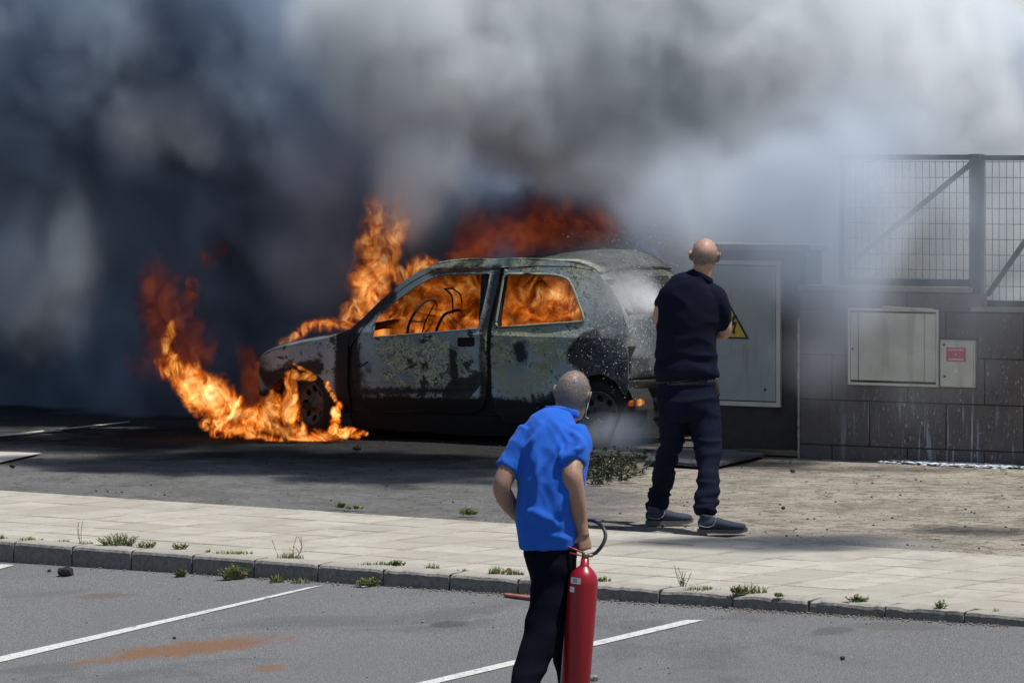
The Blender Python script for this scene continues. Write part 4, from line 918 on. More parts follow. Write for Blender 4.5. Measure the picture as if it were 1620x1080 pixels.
def dsp3(p):
    h = 0
    if p.y < 18.95:
        for a, b_, w_, am in FL:
            ax, az, bx, bz = a.x, a.z, b_.x, b_.z; dx, dz = bx-ax, bz-az; t = max(0, min(1, ((p.x-ax)*dx+(p.z-az)*dz)/(dx*dx+dz*dz)))
            bend = .012*math.sin(t*math.pi*1.3); d = math.hypot(p.x-ax-t*dx-bend, p.z-az-t*dz); h += 2.5*am*math.exp(-(d/(w_*1.3))**2)*math.sin(math.pi*min(1, t*.96+.02))
    h += .0055*(1-abs(mn.noise(Vector((p.x*9+p.z*4, p.y*9, p.z*5))))*2.6) + .0022*(1-abs(mn.noise(Vector((p.x*22+p.z*9, p.y*20, p.z*9))))*2.6)
    return h
M_BLUE = m_cloth('bright_blue_polo', (.022, .12, .56), .12, .9, .06); put(m2, 'polo_shirt', baked(bm, .0075, 4, dsp3), M_BLUE)
bm = bmesh.new(); cc = B.p(889, 654, .14)
ringp = [(cc.x+.075*math.cos(a), cc.y+.074*math.sin(a), cc.z+.006+.010*math.sin(a+R(180)) - .45*(.068*math.cos(a))*.35, .019, .006) for a in np.linspace(R(100), R(440), 22)]
tube(bm, ringp, 10, 2, side=(0, 0, 1)); put(m2, 'collar', baked(bm, .004, 2), M_BLUE)
bm = bmesh.new()
tube(bm, B.k([(869, 852, .0, 42, 40), (871, 880, .0, 41, 42), (874, 905, .0, 37, 42), (874, 925, .03, 31, 38)]), 26, 5)
tube(bm, B.k([(873, 890, -.02, 32, 38), (870, 930, -.03, 30, 34), (866, 965, -.05, 30.5, 31), (858, 1000, -.08, 30, 29), (846, 1035, -.12, 27, 26), (834, 1070, -.17, 24, 23), (824, 1100, -.22, 20, 20), (816, 1128, -.26, 17, 18)]), 22, 5)
tube(bm, B.k([(886, 900, .08, 26, 30), (889, 950, .16, 23, 26), (891, 1000, .24, 21, 23), (893, 1040, .30, 18, 20), (898, 1080, .34, 16, 18), (901, 1128, .35, 14, 16)]), 20, 5)
def dsp4(p): w = mn.noise(Vector((p.x*5, p.y*5, p.z*12))); return .005*(1-abs(w)*2.6)
put(m2, 'trousers', baked(bm, .009, 5, dsp4), m_cloth('black_twill', (.003, .0035, .009), .3, .95, 0))
M_BSH = simple('black_shoe_leather', (.015, .015, .016), .45, 0, .3, 20); M_BSO = simple('black_sole', (.02, .02, .02), .8)
h = B.p(805, 0, -.30); shoe(m2, (h.x, h.y, road_z(h.x, h.y)), R(35), mat=M_BSH, sole=M_BSO, trim=M_BSO)
h = B.p(893, 0, .28); shoe(m2, (h.x, h.y, road_z(h.x, h.y)), R(40), mat=M_BSH, sole=M_BSO, trim=M_BSO)
bm = bmesh.new(); P = [B.p(932, 634, .17), B.p(929, 645, .15), B.p(926.5, 658, .16), B.p(931, 662, .22)]
tube(bm, [(*p, .0016) for p in P], 6); put(m2, 'mask_strap', bm_mesh('strap', bm), M_WHT)
bm = bmesh.new(); tube(bm, B.k([(918, 655, .27, 4, 8), (914, 657, .30, 8, 8), (908, 655, .31, 8, 8)]), 10); put(m2, 'face_mask', bm_mesh('mask', bm), simple('mask_blue', (.45, .6, .72), .8))
# ---- extinguisher in the blue man's hand
M_EXT = simple('extinguisher_red', (.30, .007, .016), .33, 0, .05, 8, 0, .5); M_HOSE = simple('black_hose', (.02, .02, .022), .45, 0, .2, 30); M_BRASS = simple('dull_brass', (.25, .2, .13), .45, .7, .2, 30)
tp = B.p(925, 893, -.10); bt = B.p(907, 1118, -.10); ax_ = (tp-bt).normalized(); Lx = (tp-bt).length
bt = Vector((bt.x, bt.y, bt.z)); low = road_z(bt.x, bt.y)+.012
if bt.z < low: bt = tp - ax_*((tp.z-low)/ax_.z); Lx = (tp-bt).length
ext = empty('fire_extinguisher', bt); tag(ext, 'red carbon dioxide extinguisher hanging from the hand of the man in blue', 'fire extinguisher'); rr = 23.5/346
Mx = ax_.to_track_quat('Z', 'Y').to_matrix().to_4x4(); Mx = Matrix.Translation(bt) @ Mx
bm = bmesh.new(); prof = [(.001, .0), (rr*.55, .0), (rr*.86, .010), (rr, .035), (rr, Lx-.085), (rr*.985, Lx-.070), (rr*.90, Lx-.050), (rr*.72, Lx-.030), (rr*.48, Lx-.014), (rr*.30, Lx-.004), (rr*.27, Lx+.028), (.001, Lx+.028)]
lathe(bm, [tuple(p) for p in prof], 40, Mx); bmesh.ops.recalc_face_normals(bm, faces=bm.faces[:]); put(ext, 'cylinder', bm_mesh('cyl', bm), M_EXT)
bm = bmesh.new(); lathe(bm, [(.001, Lx+.026), (.016, Lx+.028), (.017, Lx+.05), (.010, Lx+.055), (.001, Lx+.056)], 16, Mx); a = Mx @ Vector((0, 0, Lx+.042)); tube(bm, [(*a, .009), (*(a+Vector((.035, -.005, .0))), .008)], 8, sub=False); put(ext, 'valve', bm_mesh('v', bm), M_BRASS)
bm = bmesh.new(); box(bm, a+Vector((-.035, 0, .022)), (.10, .018, .008), Matrix.Rotation(R(22), 3, 'Y'), bev=.002); box(bm, a+Vector((-.03, 0, .002)), (.09, .018, .007), Matrix.Rotation(R(14), 3, 'Y'), bev=.002); put(ext, 'handle', bm_mesh('hd', bm), M_EXT)
bm = bmesh.new(); P = [B.p(933, 878, -.10), B.p(943, 874, -.10), B.p(953, 862, -.10), B.p(958, 848, -.08), B.p(954, 834, -.05), B.p(944, 826, .0), B.p(932, 823, .05), B.p(920, 826, .12)]
tube(bm, [(*p, .0085) for p in P], 12); put(ext, 'hose', bm_mesh('hs', bm), M_HOSE)
def wrap(z0, z1, a0, a1, nm, mat, k=1.008):
    V_ = []; n = 8
    for i in range(n+1):
        a = a0+(a1-a0)*i/n
        for z in (z0, z1): V_.append(Mx @ Vector((rr*k*math.cos(a), rr*k*math.sin(a), z)))
    me = mesh(nm, V_, [(2*i, 2*i+2, 2*i+3, 2*i+1) for i in range(n)]); return put(ext, nm, me, mat)
def ang_at(px, py):   # angle round the cylinder that shows at this point of the photograph
    t = (B.p(px, py, -.10)-bt).dot(ax_); c = bt+ax_*t; X = (B.p(px, py, -.10)-c).dot(Mx.to_3x3() @ Vector((1, 0, 0)))
    best = None
    for i in range(720):
        a = i*math.pi/360; v = Mx.to_3x3() @ Vector((math.cos(a)*rr, math.sin(a)*rr, 0))
        if v.y < 0:
            e = abs(v.x-(B.p(px, py, -.10)-c).x)
            if best is None or e < best[0]: best = (e, a)
    return best[1], t
a0, z1 = ang_at(903.5, 911); a1, z0 = ang_at(918, 922); wrap(z0, z1, a0, a1, 'label', M_WHT, 1.01)
am = (a0+a1)/2; t_ = text('22', .022, (0, 0, 0), (0, 0, 0), simple('ink', (.12, .13, .2), .6), ext, bold=.0003); nv = Mx.to_3x3() @ Vector((math.cos(am), math.sin(am), 0)); pos = Mx @ Vector((rr*1.02*math.cos(am), rr*1.02*math.sin(am), (z0+z1)/2))
t_.matrix_local = Matrix.Translation(pos-Vector(ext.location)) @ Matrix((ax_.cross(nv).normalized(), ax_, nv)).transposed().to_4x4()
a0, z1 = ang_at(902, 926); a1, z0 = ang_at(908, 935); wrap(z0, z1, a0, a1, 'label', M_WHT, 1.01)
# ---- extinguisher the man in black is emptying
ex2 = empty('fire_extinguisher', A.p(1085, 560, .38)); tag(ex2, 'red extinguisher held against the chest of the man in black, spraying', 'fire extinguisher')
bm = bmesh.new(); c0 = A.p(1090, 585, .36); c1 = A.p(1078, 512, .40); axx = (c1-c0).normalized(); Mq = Matrix.Translation(c0) @ axx.to_track_quat('Z', 'Y').to_matrix().to_4x4(); lathe(bm, [(.001, 0), (.05, .005), (.062, .03), (.062, .24), (.05, .28), (.018, .30), (.018, .33), (.001, .33)], 28, Mq)
bmesh.ops.recalc_face_normals(bm, faces=bm.faces[:]); put(ex2, 'cylinder', bm_mesh('c', bm), M_EXT)
bm = bmesh.new(); tube(bm, [(*(Mq @ Vector((0, 0, .32))), .009), (*A.p(1082, 500, .5), .009), (*A.p(1062, 486, .60), .009), (*A.p(1050, 482, .60), .010), (*A.p(1043, 480, .60), .014)], 10); put(ex2, 'hose', bm_mesh('h', bm), M_HOSE)

# ------------------------------------------------------------------ plants
M_GRN = []
for i, c in enumerate(((.15, .22, .055), (.20, .26, .08), (.12, .18, .055))):
    b = NB('weed_green'); n = b.noise(30, 3); M_GRN.append(b.fin(b.mix(n, tuple(v*.7 for v in c), tuple(v*1.35 for v in c)), .6, 0, .3))
M_DRY = simple('dry_stem', (.28, .22, .12), .85, 0, .3, 30)
def weed(px, py, hpx, wpx, n, label, f=gp, kind='tuft', lean=0.0, dry=0, seed=None):
    seed = int(px*7+py) if seed is None else seed; rnd = random.Random(seed); c = f(px, py); s = F/c.y; h = hpx/s; w = wpx/s/2; n = int(n*1.2); dry = max(dry, .22)
    root = empty('weed', c); tag(root, label, 'weed', 'weeds growing along the kerb'); bm = bmesh.new(); bd = bmesh.new()
    for k in range(n):
        a = rnd.uniform(0, 2*math.pi); rad = w*rnd.random()**.7; bx, by = rad*math.cos(a), rad*math.sin(a)*.5
        hh = h*rnd.uniform(.45, 1.0)*(1-.4*rad/max(w, 1e-4)); t = bd if (rnd.random() < dry) else bm
        if kind == 'tuft':
            aa = rnd.uniform(0, 6.28); o = hh*rnd.uniform(.2, .8); wd = rnd.uniform(.0022, .005); P = []
            for i in range(4):
                q = i/3; ww = wd*(1-q*.9); cx_, cy_ = bx+math.cos(aa)*o*q*q+lean*hh*q, by+math.sin(aa)*o*q*q; z = hh*(q-.25*q*q*rnd.random()); P.append((Vector((cx_-math.sin(aa)*ww, cy_+math.cos(aa)*ww, z)), Vector((cx_+math.sin(aa)*ww, cy_-math.cos(aa)*ww, z+.001))))
            vs_ = [(t.verts.new(p), t.verts.new(q)) for p, q in P]
            for x, y in zip(vs_, vs_[1:]): t.faces.new((x[0], x[1], y[1], y[0]))
        else:      # leafy sprig
            P = [Vector((bx, by, 0)), Vector((bx*1.3+rnd.uniform(-.2, .2)*hh+lean*hh*.5, by*1.2, hh*.5)), Vector((bx*1.6+rnd.uniform(-.3, .3)*hh+lean*hh, by*1.4, hh))]
            tube(bd if kind == 'stalk' else t, [(*p, .0016) for p in P], 4, 3)
            m = 3 if kind == 'stalk' else 9
            for i in range(m):
                q = rnd.uniform(.1 if kind != 'stalk' else .3, 1); p = P[0].lerp(P[1], q*2) if q < .5 else P[1].lerp(P[2], q*2-1); aa = rnd.uniform(0, 6.28); L_ = rnd.uniform(.010, .024)*(1.2-q*.5); d = Vector((math.cos(aa), math.sin(aa), rnd.uniform(-.1, .9))).normalized(); sd = d.cross(Vector((0, 0, 1))).normalized()*L_*.22
                v = [t.verts.new(p), t.verts.new(p+d*L_*.5+sd), t.verts.new(p+d*L_), t.verts.new(p+d*L_*.5-sd+Vector((0, 0, .001)))]; t.faces.new(v)
    link('leaves', bm_mesh('leaves', bm), root, M_GRN[seed % 3])
    if len(bd.verts): link('dry_stems', bm_mesh('dry', bd), root, M_DRY)['kind'] = 'stuff'
    else: bd.free()
    return root
kz = lambda x, y: gp(x, y, .0); kt = 'weed'
weed(4, 852, 12, 16, 26, 'small weed in the kerb joint at the left edge of the photo'); weed(47, 854, 9, 44, 46, 'low strip of grass in the joint left of the tall bare stalk', dry=.2); weed(100, 857, 7, 30, 24, 'few low blades of grass just left of the tall bare stalk')
weed(128, 859, 52, 14, 3, 'tall thin dry stalk standing above the kerb at the left', kind='stalk', dry=1); weed(136, 860, 9, 30, 20, 'little grass at the foot of the tall dry stalk')
weed(190, 863, 24, 46, 60, 'bushy green weed on the kerb, tallest clump at the left', kind='sprig', dry=.2); weed(232, 866, 14, 26, 26, 'small sprig just right of the bushy clump on the kerb', kind='sprig'); weed(284, 868, 13, 20, 22, 'dark little sprig above the third kerb joint', kind='sprig', dry=.2)
weed(330, 873, 10, 14, 10, 'thin blades rising from the joint left of the long grass mat', dry=.4); weed(370, 876, 10, 62, 80, 'long low mat of grass lying along the kerb top'); weed(458, 883, 16, 46, 70, 'tuft of grass with dry seed stalks beside the kerb top', dry=.15); weed(462, 883, 44, 60, 6, 'thin dry seed stalks rising out of the kerb tuft', kind='stalk', dry=1)
weed(600, 893, 9, 70, 90, 'flat grass mat on the kerb in the middle of the photo'); weed(630, 894, 12, 18, 24, 'upright grass at the end of the flat mat', kind='sprig'); weed(684, 899, 13, 28, 36, 'small spiky weed on the kerb left of the man in blue'); weed(732, 903, 8, 20, 18, 'very low weed near the man in blue, left of the pair of tufts')
weed(785, 908, 20, 28, 60, 'taller of two green tufts beside the leg of the man in blue'); weed(812, 909, 14, 36, 70, 'lower broad tuft touching the leg of the man in blue'); weed(956, 919, 13, 22, 40, 'tuft right behind the red extinguisher'); weed(1078, 928, 40, 14, 7, 'single upright feathery stem standing on the kerb', kind='sprig'); weed(1110, 933, 12, 62, 80, 'long grass row right of the feathery stem')
weed(1190, 938, 24, 50, 90, 'big green tuft above the worn kerb edge'); weed(1168, 939, 18, 18, 30, 'small leafy weed left of the big tuft', kind='sprig'); weed(1232, 944, 10, 14, 14, 'tiny sprout right of the big tuft', kind='sprig'); weed(1356, 951, 12, 26, 26, 'small sprout alone on the pale pavement edge', kind='sprig'); weed(1487, 962, 18, 16, 12, 'thin upright sprout near the right end of the kerb', kind='sprig'); weed(1575, 967, 10, 12, 10, 'last tiny sprout at the right end of the kerb')
weed(284, 912, 15, 14, 26, 'leafy weed at the foot of the third kerb joint', f=rp, kind='sprig'); weed(371, 916, 28, 32, 60, 'bushy weed growing against the kerb face', f=rp, kind='sprig'); weed(438, 921, 22, 24, 46, 'pale green rosette at the foot of the kerb', f=rp); weed(478, 922, 12, 34, 44, 'spreading grass below the kerb joint beside the rosette', f=rp)
weed(583, 927, 20, 26, 40, 'grey green dusty weed at the kerb foot', f=rp, kind='sprig', dry=.5); weed(1006, 946, 20, 34, 60, 'weed in the gutter right of the extinguisher', f=rp, kind='sprig'); weed(1075, 950, 16, 40, 60, 'weed holding the crumpled blue litter', f=rp, kind='sprig'); weed(1160, 955, 12, 50, 50, 'dry straggling weed in the gutter left of the bright tuft', f=rp, kind='sprig', dry=.5)
weed(1186, 958, 24, 44, 90, 'bright green tuft in the gutter under the big kerb tuft', f=rp); weed(1316, 968, 12, 40, 40, 'low weed in the gutter beside a white scrap', f=rp, dry=.3); weed(1390, 974, 10, 60, 60, 'long low gutter weed towards the right', f=rp, dry=.3); weed(1445, 976, 12, 14, 12, 'withered reddish weed sticking up from the gutter', f=rp, kind='sprig', dry=.9)
weed(538, 803, 14, 12, 20, 'small dark weed where asphalt meets the pavement', kind='sprig'); weed(560, 805, 8, 24, 22, 'low weed right of the small dark one at the back of the pavement', kind='sprig'); weed(740, 814, 14, 26, 34, 'weed at the back of the pavement left of the man in blue', kind='sprig')
# cut leafy branches lying between the two men
br = empty('leafy_branches', gp(985, 765)); tag(br, 'heap of dark green leafy cut branches on the ground between the two men', 'branches'); rnd = random.Random(5); bm = bmesh.new(); bt_ = bmesh.new()
for k in range(90):
    px, py = rnd.uniform(925, 1020), 0; py = 770 - (px-925)*.12 - rnd.uniform(0, 34); p = gp(px, py) - Vector(br.location); P = [p]; d = Vector((rnd.uniform(-1, 1), rnd.uniform(-.6, .6), rnd.uniform(.2, 1.1))).normalized(); L_ = rnd.uniform(.08, .20)
    for i in range(3): P.append(P[-1]+d*L_/3); d = (d+Vector((rnd.uniform(-.4, .4), rnd.uniform(-.4, .4), rnd.uniform(-.4, .1)))).normalized()
    tube(bt_, [(*q, .003-.0006*i) for i, q in enumerate(P)], 4, 2)
    for i in range(34):
        q = rnd.random()*3; a = int(min(q, 2)); p = P[a].lerp(P[a+1], q-a); aa = rnd.uniform(0, 6.28); L2 = rnd.uniform(.014, .034); d2 = Vector((math.cos(aa), math.sin(aa), rnd.uniform(-.5, .8))).normalized(); sd = d2.cross(Vector((rnd.random(), rnd.random(), 1))).normalized()*L2*.25
        bm.faces.new([bm.verts.new(p), bm.verts.new(p+d2*L2*.5+sd), bm.verts.new(p+d2*L2), bm.verts.new(p+d2*L2*.5-sd)])
M_DLEAF = simple('dark_leaf', (.04, .06, .022), .5, 0, .6, 20); o = link('foliage', bm_mesh('foliage', bm), br, M_DLEAF); o['kind'] = 'stuff'; o = link('twigs', bm_mesh('twigs', bt_), br, simple('twig', (.12, .09, .06), .9)); o['kind'] = 'stuff'

# ------------------------------------------------------------------ litter, stones, debris
def lump(bm, c, r, seed, sq=.7):
    q = bmesh.ops.create_icosphere(bm, subdivisions=2, radius=1)
    for v in q['verts']:
        n = v.co.normalized(); k = 1+.45*mn.noise(n*1.7+Vector((seed, 0, 0)))+.2*mn.noise(n*5+Vector((0, seed, 0))); v.co = Vector((n.x*r*k, n.y*r*k, n.z*r*k*sq)) + Vector(c)
M_STONE = simple('grey_stone', (.25, .24, .22), .9, 0, .3, 30, .004); M_COAL = simple('charred_debris', (.018, .016, .015), .8, 0, .6, 40, .004)
def rock(name, px, py, wpx, label, cat, f=gp, mat=None, sq=.7):
    c = f(px, py); r = wpx/2/(F/c.y); o = empty(name, c); bpy.data.objects.remove(o); bm = bmesh.new(); lump(bm, (0, 0, r*sq*.75), r, px*.37, sq); me = bm_mesh(name, bm)
    o = link(name, me, None, mat or M_COAL, False); o.location = c; tag(o, label, cat); return o
o = rock('burnt_lump', 105, 910, 24, 'black burnt lump with a pale chip lying on the car park below the kerb', 'debris', rp); 
rock('burnt_lump', 78, 904, 7, 'small dark crumb just left of the big black lump', 'debris', rp); rock('burnt_lump', 565, 712, 14, 'charred lump on the road below the front door of the car', 'debris'); rock('burnt_lump', 20, 739, 9, 'dark chip on the sunlit asphalt at the far left', 'debris')
rock('stone', 1254, 720, 15, 'pale grey stone leaning against the plank by the wall', 'stone', mat=M_STONE); rock('burnt_lump', 1254, 747, 9, 'round black cinder on the ground below the pale stone', 'debris'); rock('burnt_lump', 1239, 805, 7, 'black cinder alone on the sandy ground right of the man in black', 'debris')
rock('burnt_lump', 1333, 1043, 8, 'black pebble alone on the grey car park at the lower right', 'debris', rp, sq=.9); rock('stone', 939, 1076, 15, 'whitish stone at the foot of the red extinguisher', 'stone', rp, M_STONE); rock('stone', 669, 984, 6, 'small pale pebble left of the man in blue', 'stone', rp, M_STONE); rock('burnt_lump', 276, 1010, 6, 'black speck of cinder beside the rusty stain', 'debris', rp)
bm = bmesh.new(); rnd = random.Random(3)
for k in range(620):
    if k < 330: px, py = rnd.uniform(940, 1640), rnd.uniform(722, 880); f_ = gp; py = min(py, 825+(px-900)*.075)
    elif k < 470: px, py = rnd.uniform(-10, 900), rnd.uniform(700, 800); f_ = gp; py = min(py, 770+px*.06)
    else: px, py = rnd.uniform(-10, 1640), rnd.uniform(900, 1085); py = max(py, 912+px*.055); f_ = rp
    c = f_(px, py); r = rnd.choice((.002, .003, .003, .004, .005, .008)) * (1 if f_ is gp else .6); q = bmesh.ops.create_icosphere(bm, subdivisions=1, radius=r)
    for v in q['verts']: v.co = Vector((v.co.x*rnd.uniform(.8, 1.6), v.co.y*rnd.uniform(.8, 1.3), v.co.z*.7)) + c + Vector((0, 0, r*.3+ (.012 if f_ is gp else 0)))
o = link('gravel', bm_mesh('gravel', bm), None, simple('mixed_grit', (.06, .055, .05), .9, 0, .8, 9)); tag(o, kind='stuff')
# gutter crumbs: sand and grit against the kerb
bm = bmesh.new()
for k in range(900):
    t = rnd.uniform(0, 1)**.6; p = KA.lerp(KB, t) - kn*(.14+abs(rnd.gauss(0, .03))); r = rnd.uniform(.002, .006); q = bmesh.ops.create_icosphere(bm, subdivisions=1, radius=r); z = road_z(p.x, p.y)
    for v in q['verts']: v.co += Vector((p.x, p.y, z+.004))
o = link('gutter_grit', bm_mesh('grit', bm), None, simple('sandy_grit', (.22, .19, .15), .95, 0, .6, 9)); tag(o, kind='stuff')
# plank by the wall
def board(name, p0, p1, w, t, mat, label, cat, lift=.0):
    v = p1-p0; bm = bmesh.new(); n = 10
    box(bm, (0, 0, 0), (v.length, w, t), bev=.003); o = link(name, bm_mesh(name, bm), None, mat); o.location = (p0+p1)/2+Vector((0, 0, t/2+lift)); o.rotation_euler = (0, 0, math.atan2(v.y, v.x)); tag(o, label, cat); return o
M_WOOD = simple('old_wood', (.20, .15, .085), .85, 0, .5, 14, .004)
board('plank', gp(1176, 717), gp(1290, 722), .10, .035, M_WOOD, 'weathered wooden plank lying along the foot of the wall', 'plank')
M_SHEET = None
b = NB('wet_foamy_sheet'); n = b.noise(40, 4, .7); v = b.vor(60); c = b.mix(b.step(n, .45, .65), (.05, .055, .065), (.02, .023, .03)); c = b.mix(b.mul(b.sub(1, b.step(v, .15, .35)), .7), c, (.5, .53, .6)); M_SHEET = b.fin(c, .35, 0, .5)
bm = bmesh.new(); P = [gp(1040, 714), gp(1165, 711), gp(1212, 722), gp(1130, 742), gp(1020, 735)]; slab(bm, [(p.x, p.y) for p in P], lambda x, y: Vector((x, y, .012)), (0, 0, .022)); bmesh.ops.recalc_face_normals(bm, faces=bm.faces[:])
o = link('metal_sheet', bm_mesh('sheet', bm), None, M_SHEET); tag(o, 'dark wet metal sheet spattered with foam, lying behind the legs of the man in black', 'metal sheet')
# foam line at the foot of the wall
b = NB('white_foam'); n = b.noise(60, 3); b.bump(n, .01, .6); M_FOAM = b.fin(b.mix(n, (.6, .64, .7), (.8, .83, .86)), .7)
bm = bmesh.new(); rnd = random.Random(11)
for k in range(520):
    u = rnd.uniform(WL(1405, 740)[0], WL(1680, 750)[0]); dens = (u-WL(1405, 740)[0])/(WL(1500, 740)[0]-WL(1405, 740)[0])
    if rnd.random() > dens*.8+.15: continue
    p = W0 + wu*u - wv*(.03+abs(rnd.gauss(0, .16))); r = rnd.uniform(.006, .022); q = bmesh.ops.create_icosphere(bm, subdivisions=1, radius=1)
    for v in q['verts']: v.co = Vector((v.co.x*r*1.6*rnd.uniform(.5, 1.2), v.co.y*r*rnd.uniform(.5, 1.3), v.co.z*r*.25)) + Vector((p.x, p.y, .006))
o = link('foam', bm_mesh('foam', bm), None, M_FOAM, True); tag(o, kind='stuff')
# litter
def sheetlit(name, px, py, wpx, f, mat, label, cat, seed, hk=.6):
    c = f(px, py); w = wpx/(F/c.y); bm = bmesh.new(); n = 7; g = {}
    for i in range(n+1):
        for j in range(n+1):
            u, v = i/n-.5, j/n-.5; q = Vector((u*3+seed, v*3, seed)); g[i, j] = bm.verts.new((u*w + .3*w*mn.noise(q*1.3), v*w*.8+.3*w*mn.noise(q*1.5+Vector((5, 0, 0))), abs(w*hk*(.3+mn.noise(q*1.9)))))
    for i in range(n):
        for j in range(n): bm.faces.new((g[i, j], g[i+1, j], g[i+1, j+1], g[i, j+1]))
    o = link(name, bm_mesh(name, bm), None, mat); o.location = c + Vector((0, 0, .004)); tag(o, label, cat); return o
sheetlit('crumpled_wrapper', 1074, 946, 18, rp, simple('blue_plastic', (.12, .38, .75), .4, 0, .2, 40), 'crumpled light blue plastic wrapper caught in a gutter weed', 'litter', 3, .9)
sheetlit('paper_scrap', 1325, 963, 14, rp, M_WHT, 'small white paper scrap in the gutter at the right', 'litter', 6, .2); sheetlit('paper_scrap', 982, 943, 24, rp, M_WHT, 'white strip of paper in the gutter right of the extinguisher', 'litter', 8, .1); sheetlit('paper_scrap', 576, 929, 9, rp, M_WHT, 'tiny white scrap at the foot of the dusty weed', 'litter', 9, .3)
sheetlit('dry_leaf', 808, 930, 22, rp, simple('brown_leaf', (.28, .15, .06), .8, 0, .4, 30), 'curled brown dry leaf leaning on the kerb beside the man in blue', 'leaf', 5, 1.6)
bm = bmesh.new(); p0 = rp(799, 940, .012); p1 = rp(846, 946, .012); tube(bm, [(*p0, .014, .010), (*((p0+p1)/2), .017, .011), (*p1, .016, .011)], 10, 4, side=(0, 1, 0)); me = bm_mesh('stick', bm); o = link('broken_stick', me, None, simple('faded_red_paint', (.38, .14, .11), .7, 0, .4, 20, .003), True); tag(o, 'broken faded red stick lying in the gutter behind the man in blue', 'stick')
# ------------------------------------------------------------------ smoke and flames: real volumes, filled from fields
class GN:
    def __init__(s, name):
        s.g = bpy.data.node_groups.new(name, 'GeometryNodeTree'); s.g.interface.new_socket('Geometry', in_out='OUTPUT', socket_type='NodeSocketGeometry'); s.N = s.g.nodes; s.L = s.g.links
        s.P = s.N.new('GeometryNodeInputPosition').outputs[0]
    def m(s, op, a, b=None, c=None, clamp=False):
        n = s.N.new('ShaderNodeMath'); n.operation = op; n.use_clamp = clamp
        for i, v in enumerate((a, b, c)):
            if v is None: continue
            if isinstance(v, (int, float)): n.inputs[i].default_value = v
            else: s.L.new(v, n.inputs[i])
        return n.outputs[0]
    def v(s, op, a, b=None):
        n = s.N.new('ShaderNodeVectorMath'); n.operation = op
        for i, q in enumerate((a, b)):
            if q is None: continue
            if op == 'SCALE' and i == 1:
                if isinstance(q, (int, float)): n.inputs['Scale'].default_value = q
                else: s.L.new(q, n.inputs['Scale'])
            elif isinstance(q, (tuple, list, Vector)): n.inputs[i].default_value = tuple(q)
            else: s.L.new(q, n.inputs[i])
        return n.outputs['Value'] if op in ('LENGTH', 'DOT_PRODUCT') else n.outputs[0]
    def noise(s, p, sc, det=4, r=.55, di=0, out=0):
        n = s.N.new('ShaderNodeTexNoise'); s.L.new(p, n.inputs['Vector'])
        for k, q in (('Scale', sc), ('Detail', det), ('Roughness', r), ('Distortion', di)): n.inputs[k].default_value = q
        return n.outputs[out]
    def warp(s, p, sc, amp, off, det=2):
        c = s.noise(s.v('ADD', p, off), sc, det, .5, 0, 1); return s.v('ADD', p, s.v('SCALE', s.v('SUBTRACT', c, (.5, .5, .5)), amp))
    def blob(s, p, c, r):
        l = s.v('LENGTH', s.v('DIVIDE', s.v('SUBTRACT', p, c), r)); return s.m('SUBTRACT', 1, s.m('MULTIPLY', l, l))
    def capsule(s, p, a, b, ra, rb):
        a, b = Vector(a), Vector(b); d = b-a; pa = s.v('SUBTRACT', p, a)
        t = s.m('DIVIDE', s.v('DOT_PRODUCT', pa, d), d.dot(d), None, True); l = s.v('LENGTH', s.v('SUBTRACT', pa, s.v('SCALE', tuple(d), t)))
        r = s.m('ADD', s.m('MULTIPLY', t, rb-ra), ra); return s.m('SUBTRACT', 1, s.m('DIVIDE', l, r))
    def mx(s, fs, k=0):
        o = None
        for f in fs: o = f if o is None else (s.m('SMOOTH_MAX', o, f, k) if k else s.m('MAXIMUM', o, f))
        return o
    def out(s, name, d, lo, hi, vox, mat, label=None):
        vc = s.N.new('GeometryNodeVolumeCube'); s.L.new(d, vc.inputs['Density']); vc.inputs['Min'].default_value = lo; vc.inputs['Max'].default_value = hi
        for k, i in zip('XYZ', range(3)): vc.inputs['Resolution '+k].default_value = max(4, int((hi[i]-lo[i])/vox))
        sm = s.N.new('GeometryNodeSetMaterial'); sm.inputs['Material'].default_value = mat; s.L.new(vc.outputs[0], sm.inputs[0])
        go = s.N.new('NodeGroupOutput'); s.L.new(sm.outputs[0], go.inputs[0])
        me = bpy.data.meshes.new(name); o = bpy.data.objects.new(name, me); COL.objects.link(o); me.materials.append(mat)
        o.modifiers.new('field', 'NODES').node_group = s.g; tag(o, kind='stuff'); return o
def smoke_mat(name, col, dens, aniso=.2):
    b = NB(name, True); v = b.N.new('ShaderNodeVolumePrincipled'); v.inputs['Color'].default_value = (*col, 1); v.inputs['Density'].default_value = dens; v.inputs['Anisotropy'].default_value = aniso
    b.L.new(v.outputs[0], b.out.inputs['Volume']); return b.m
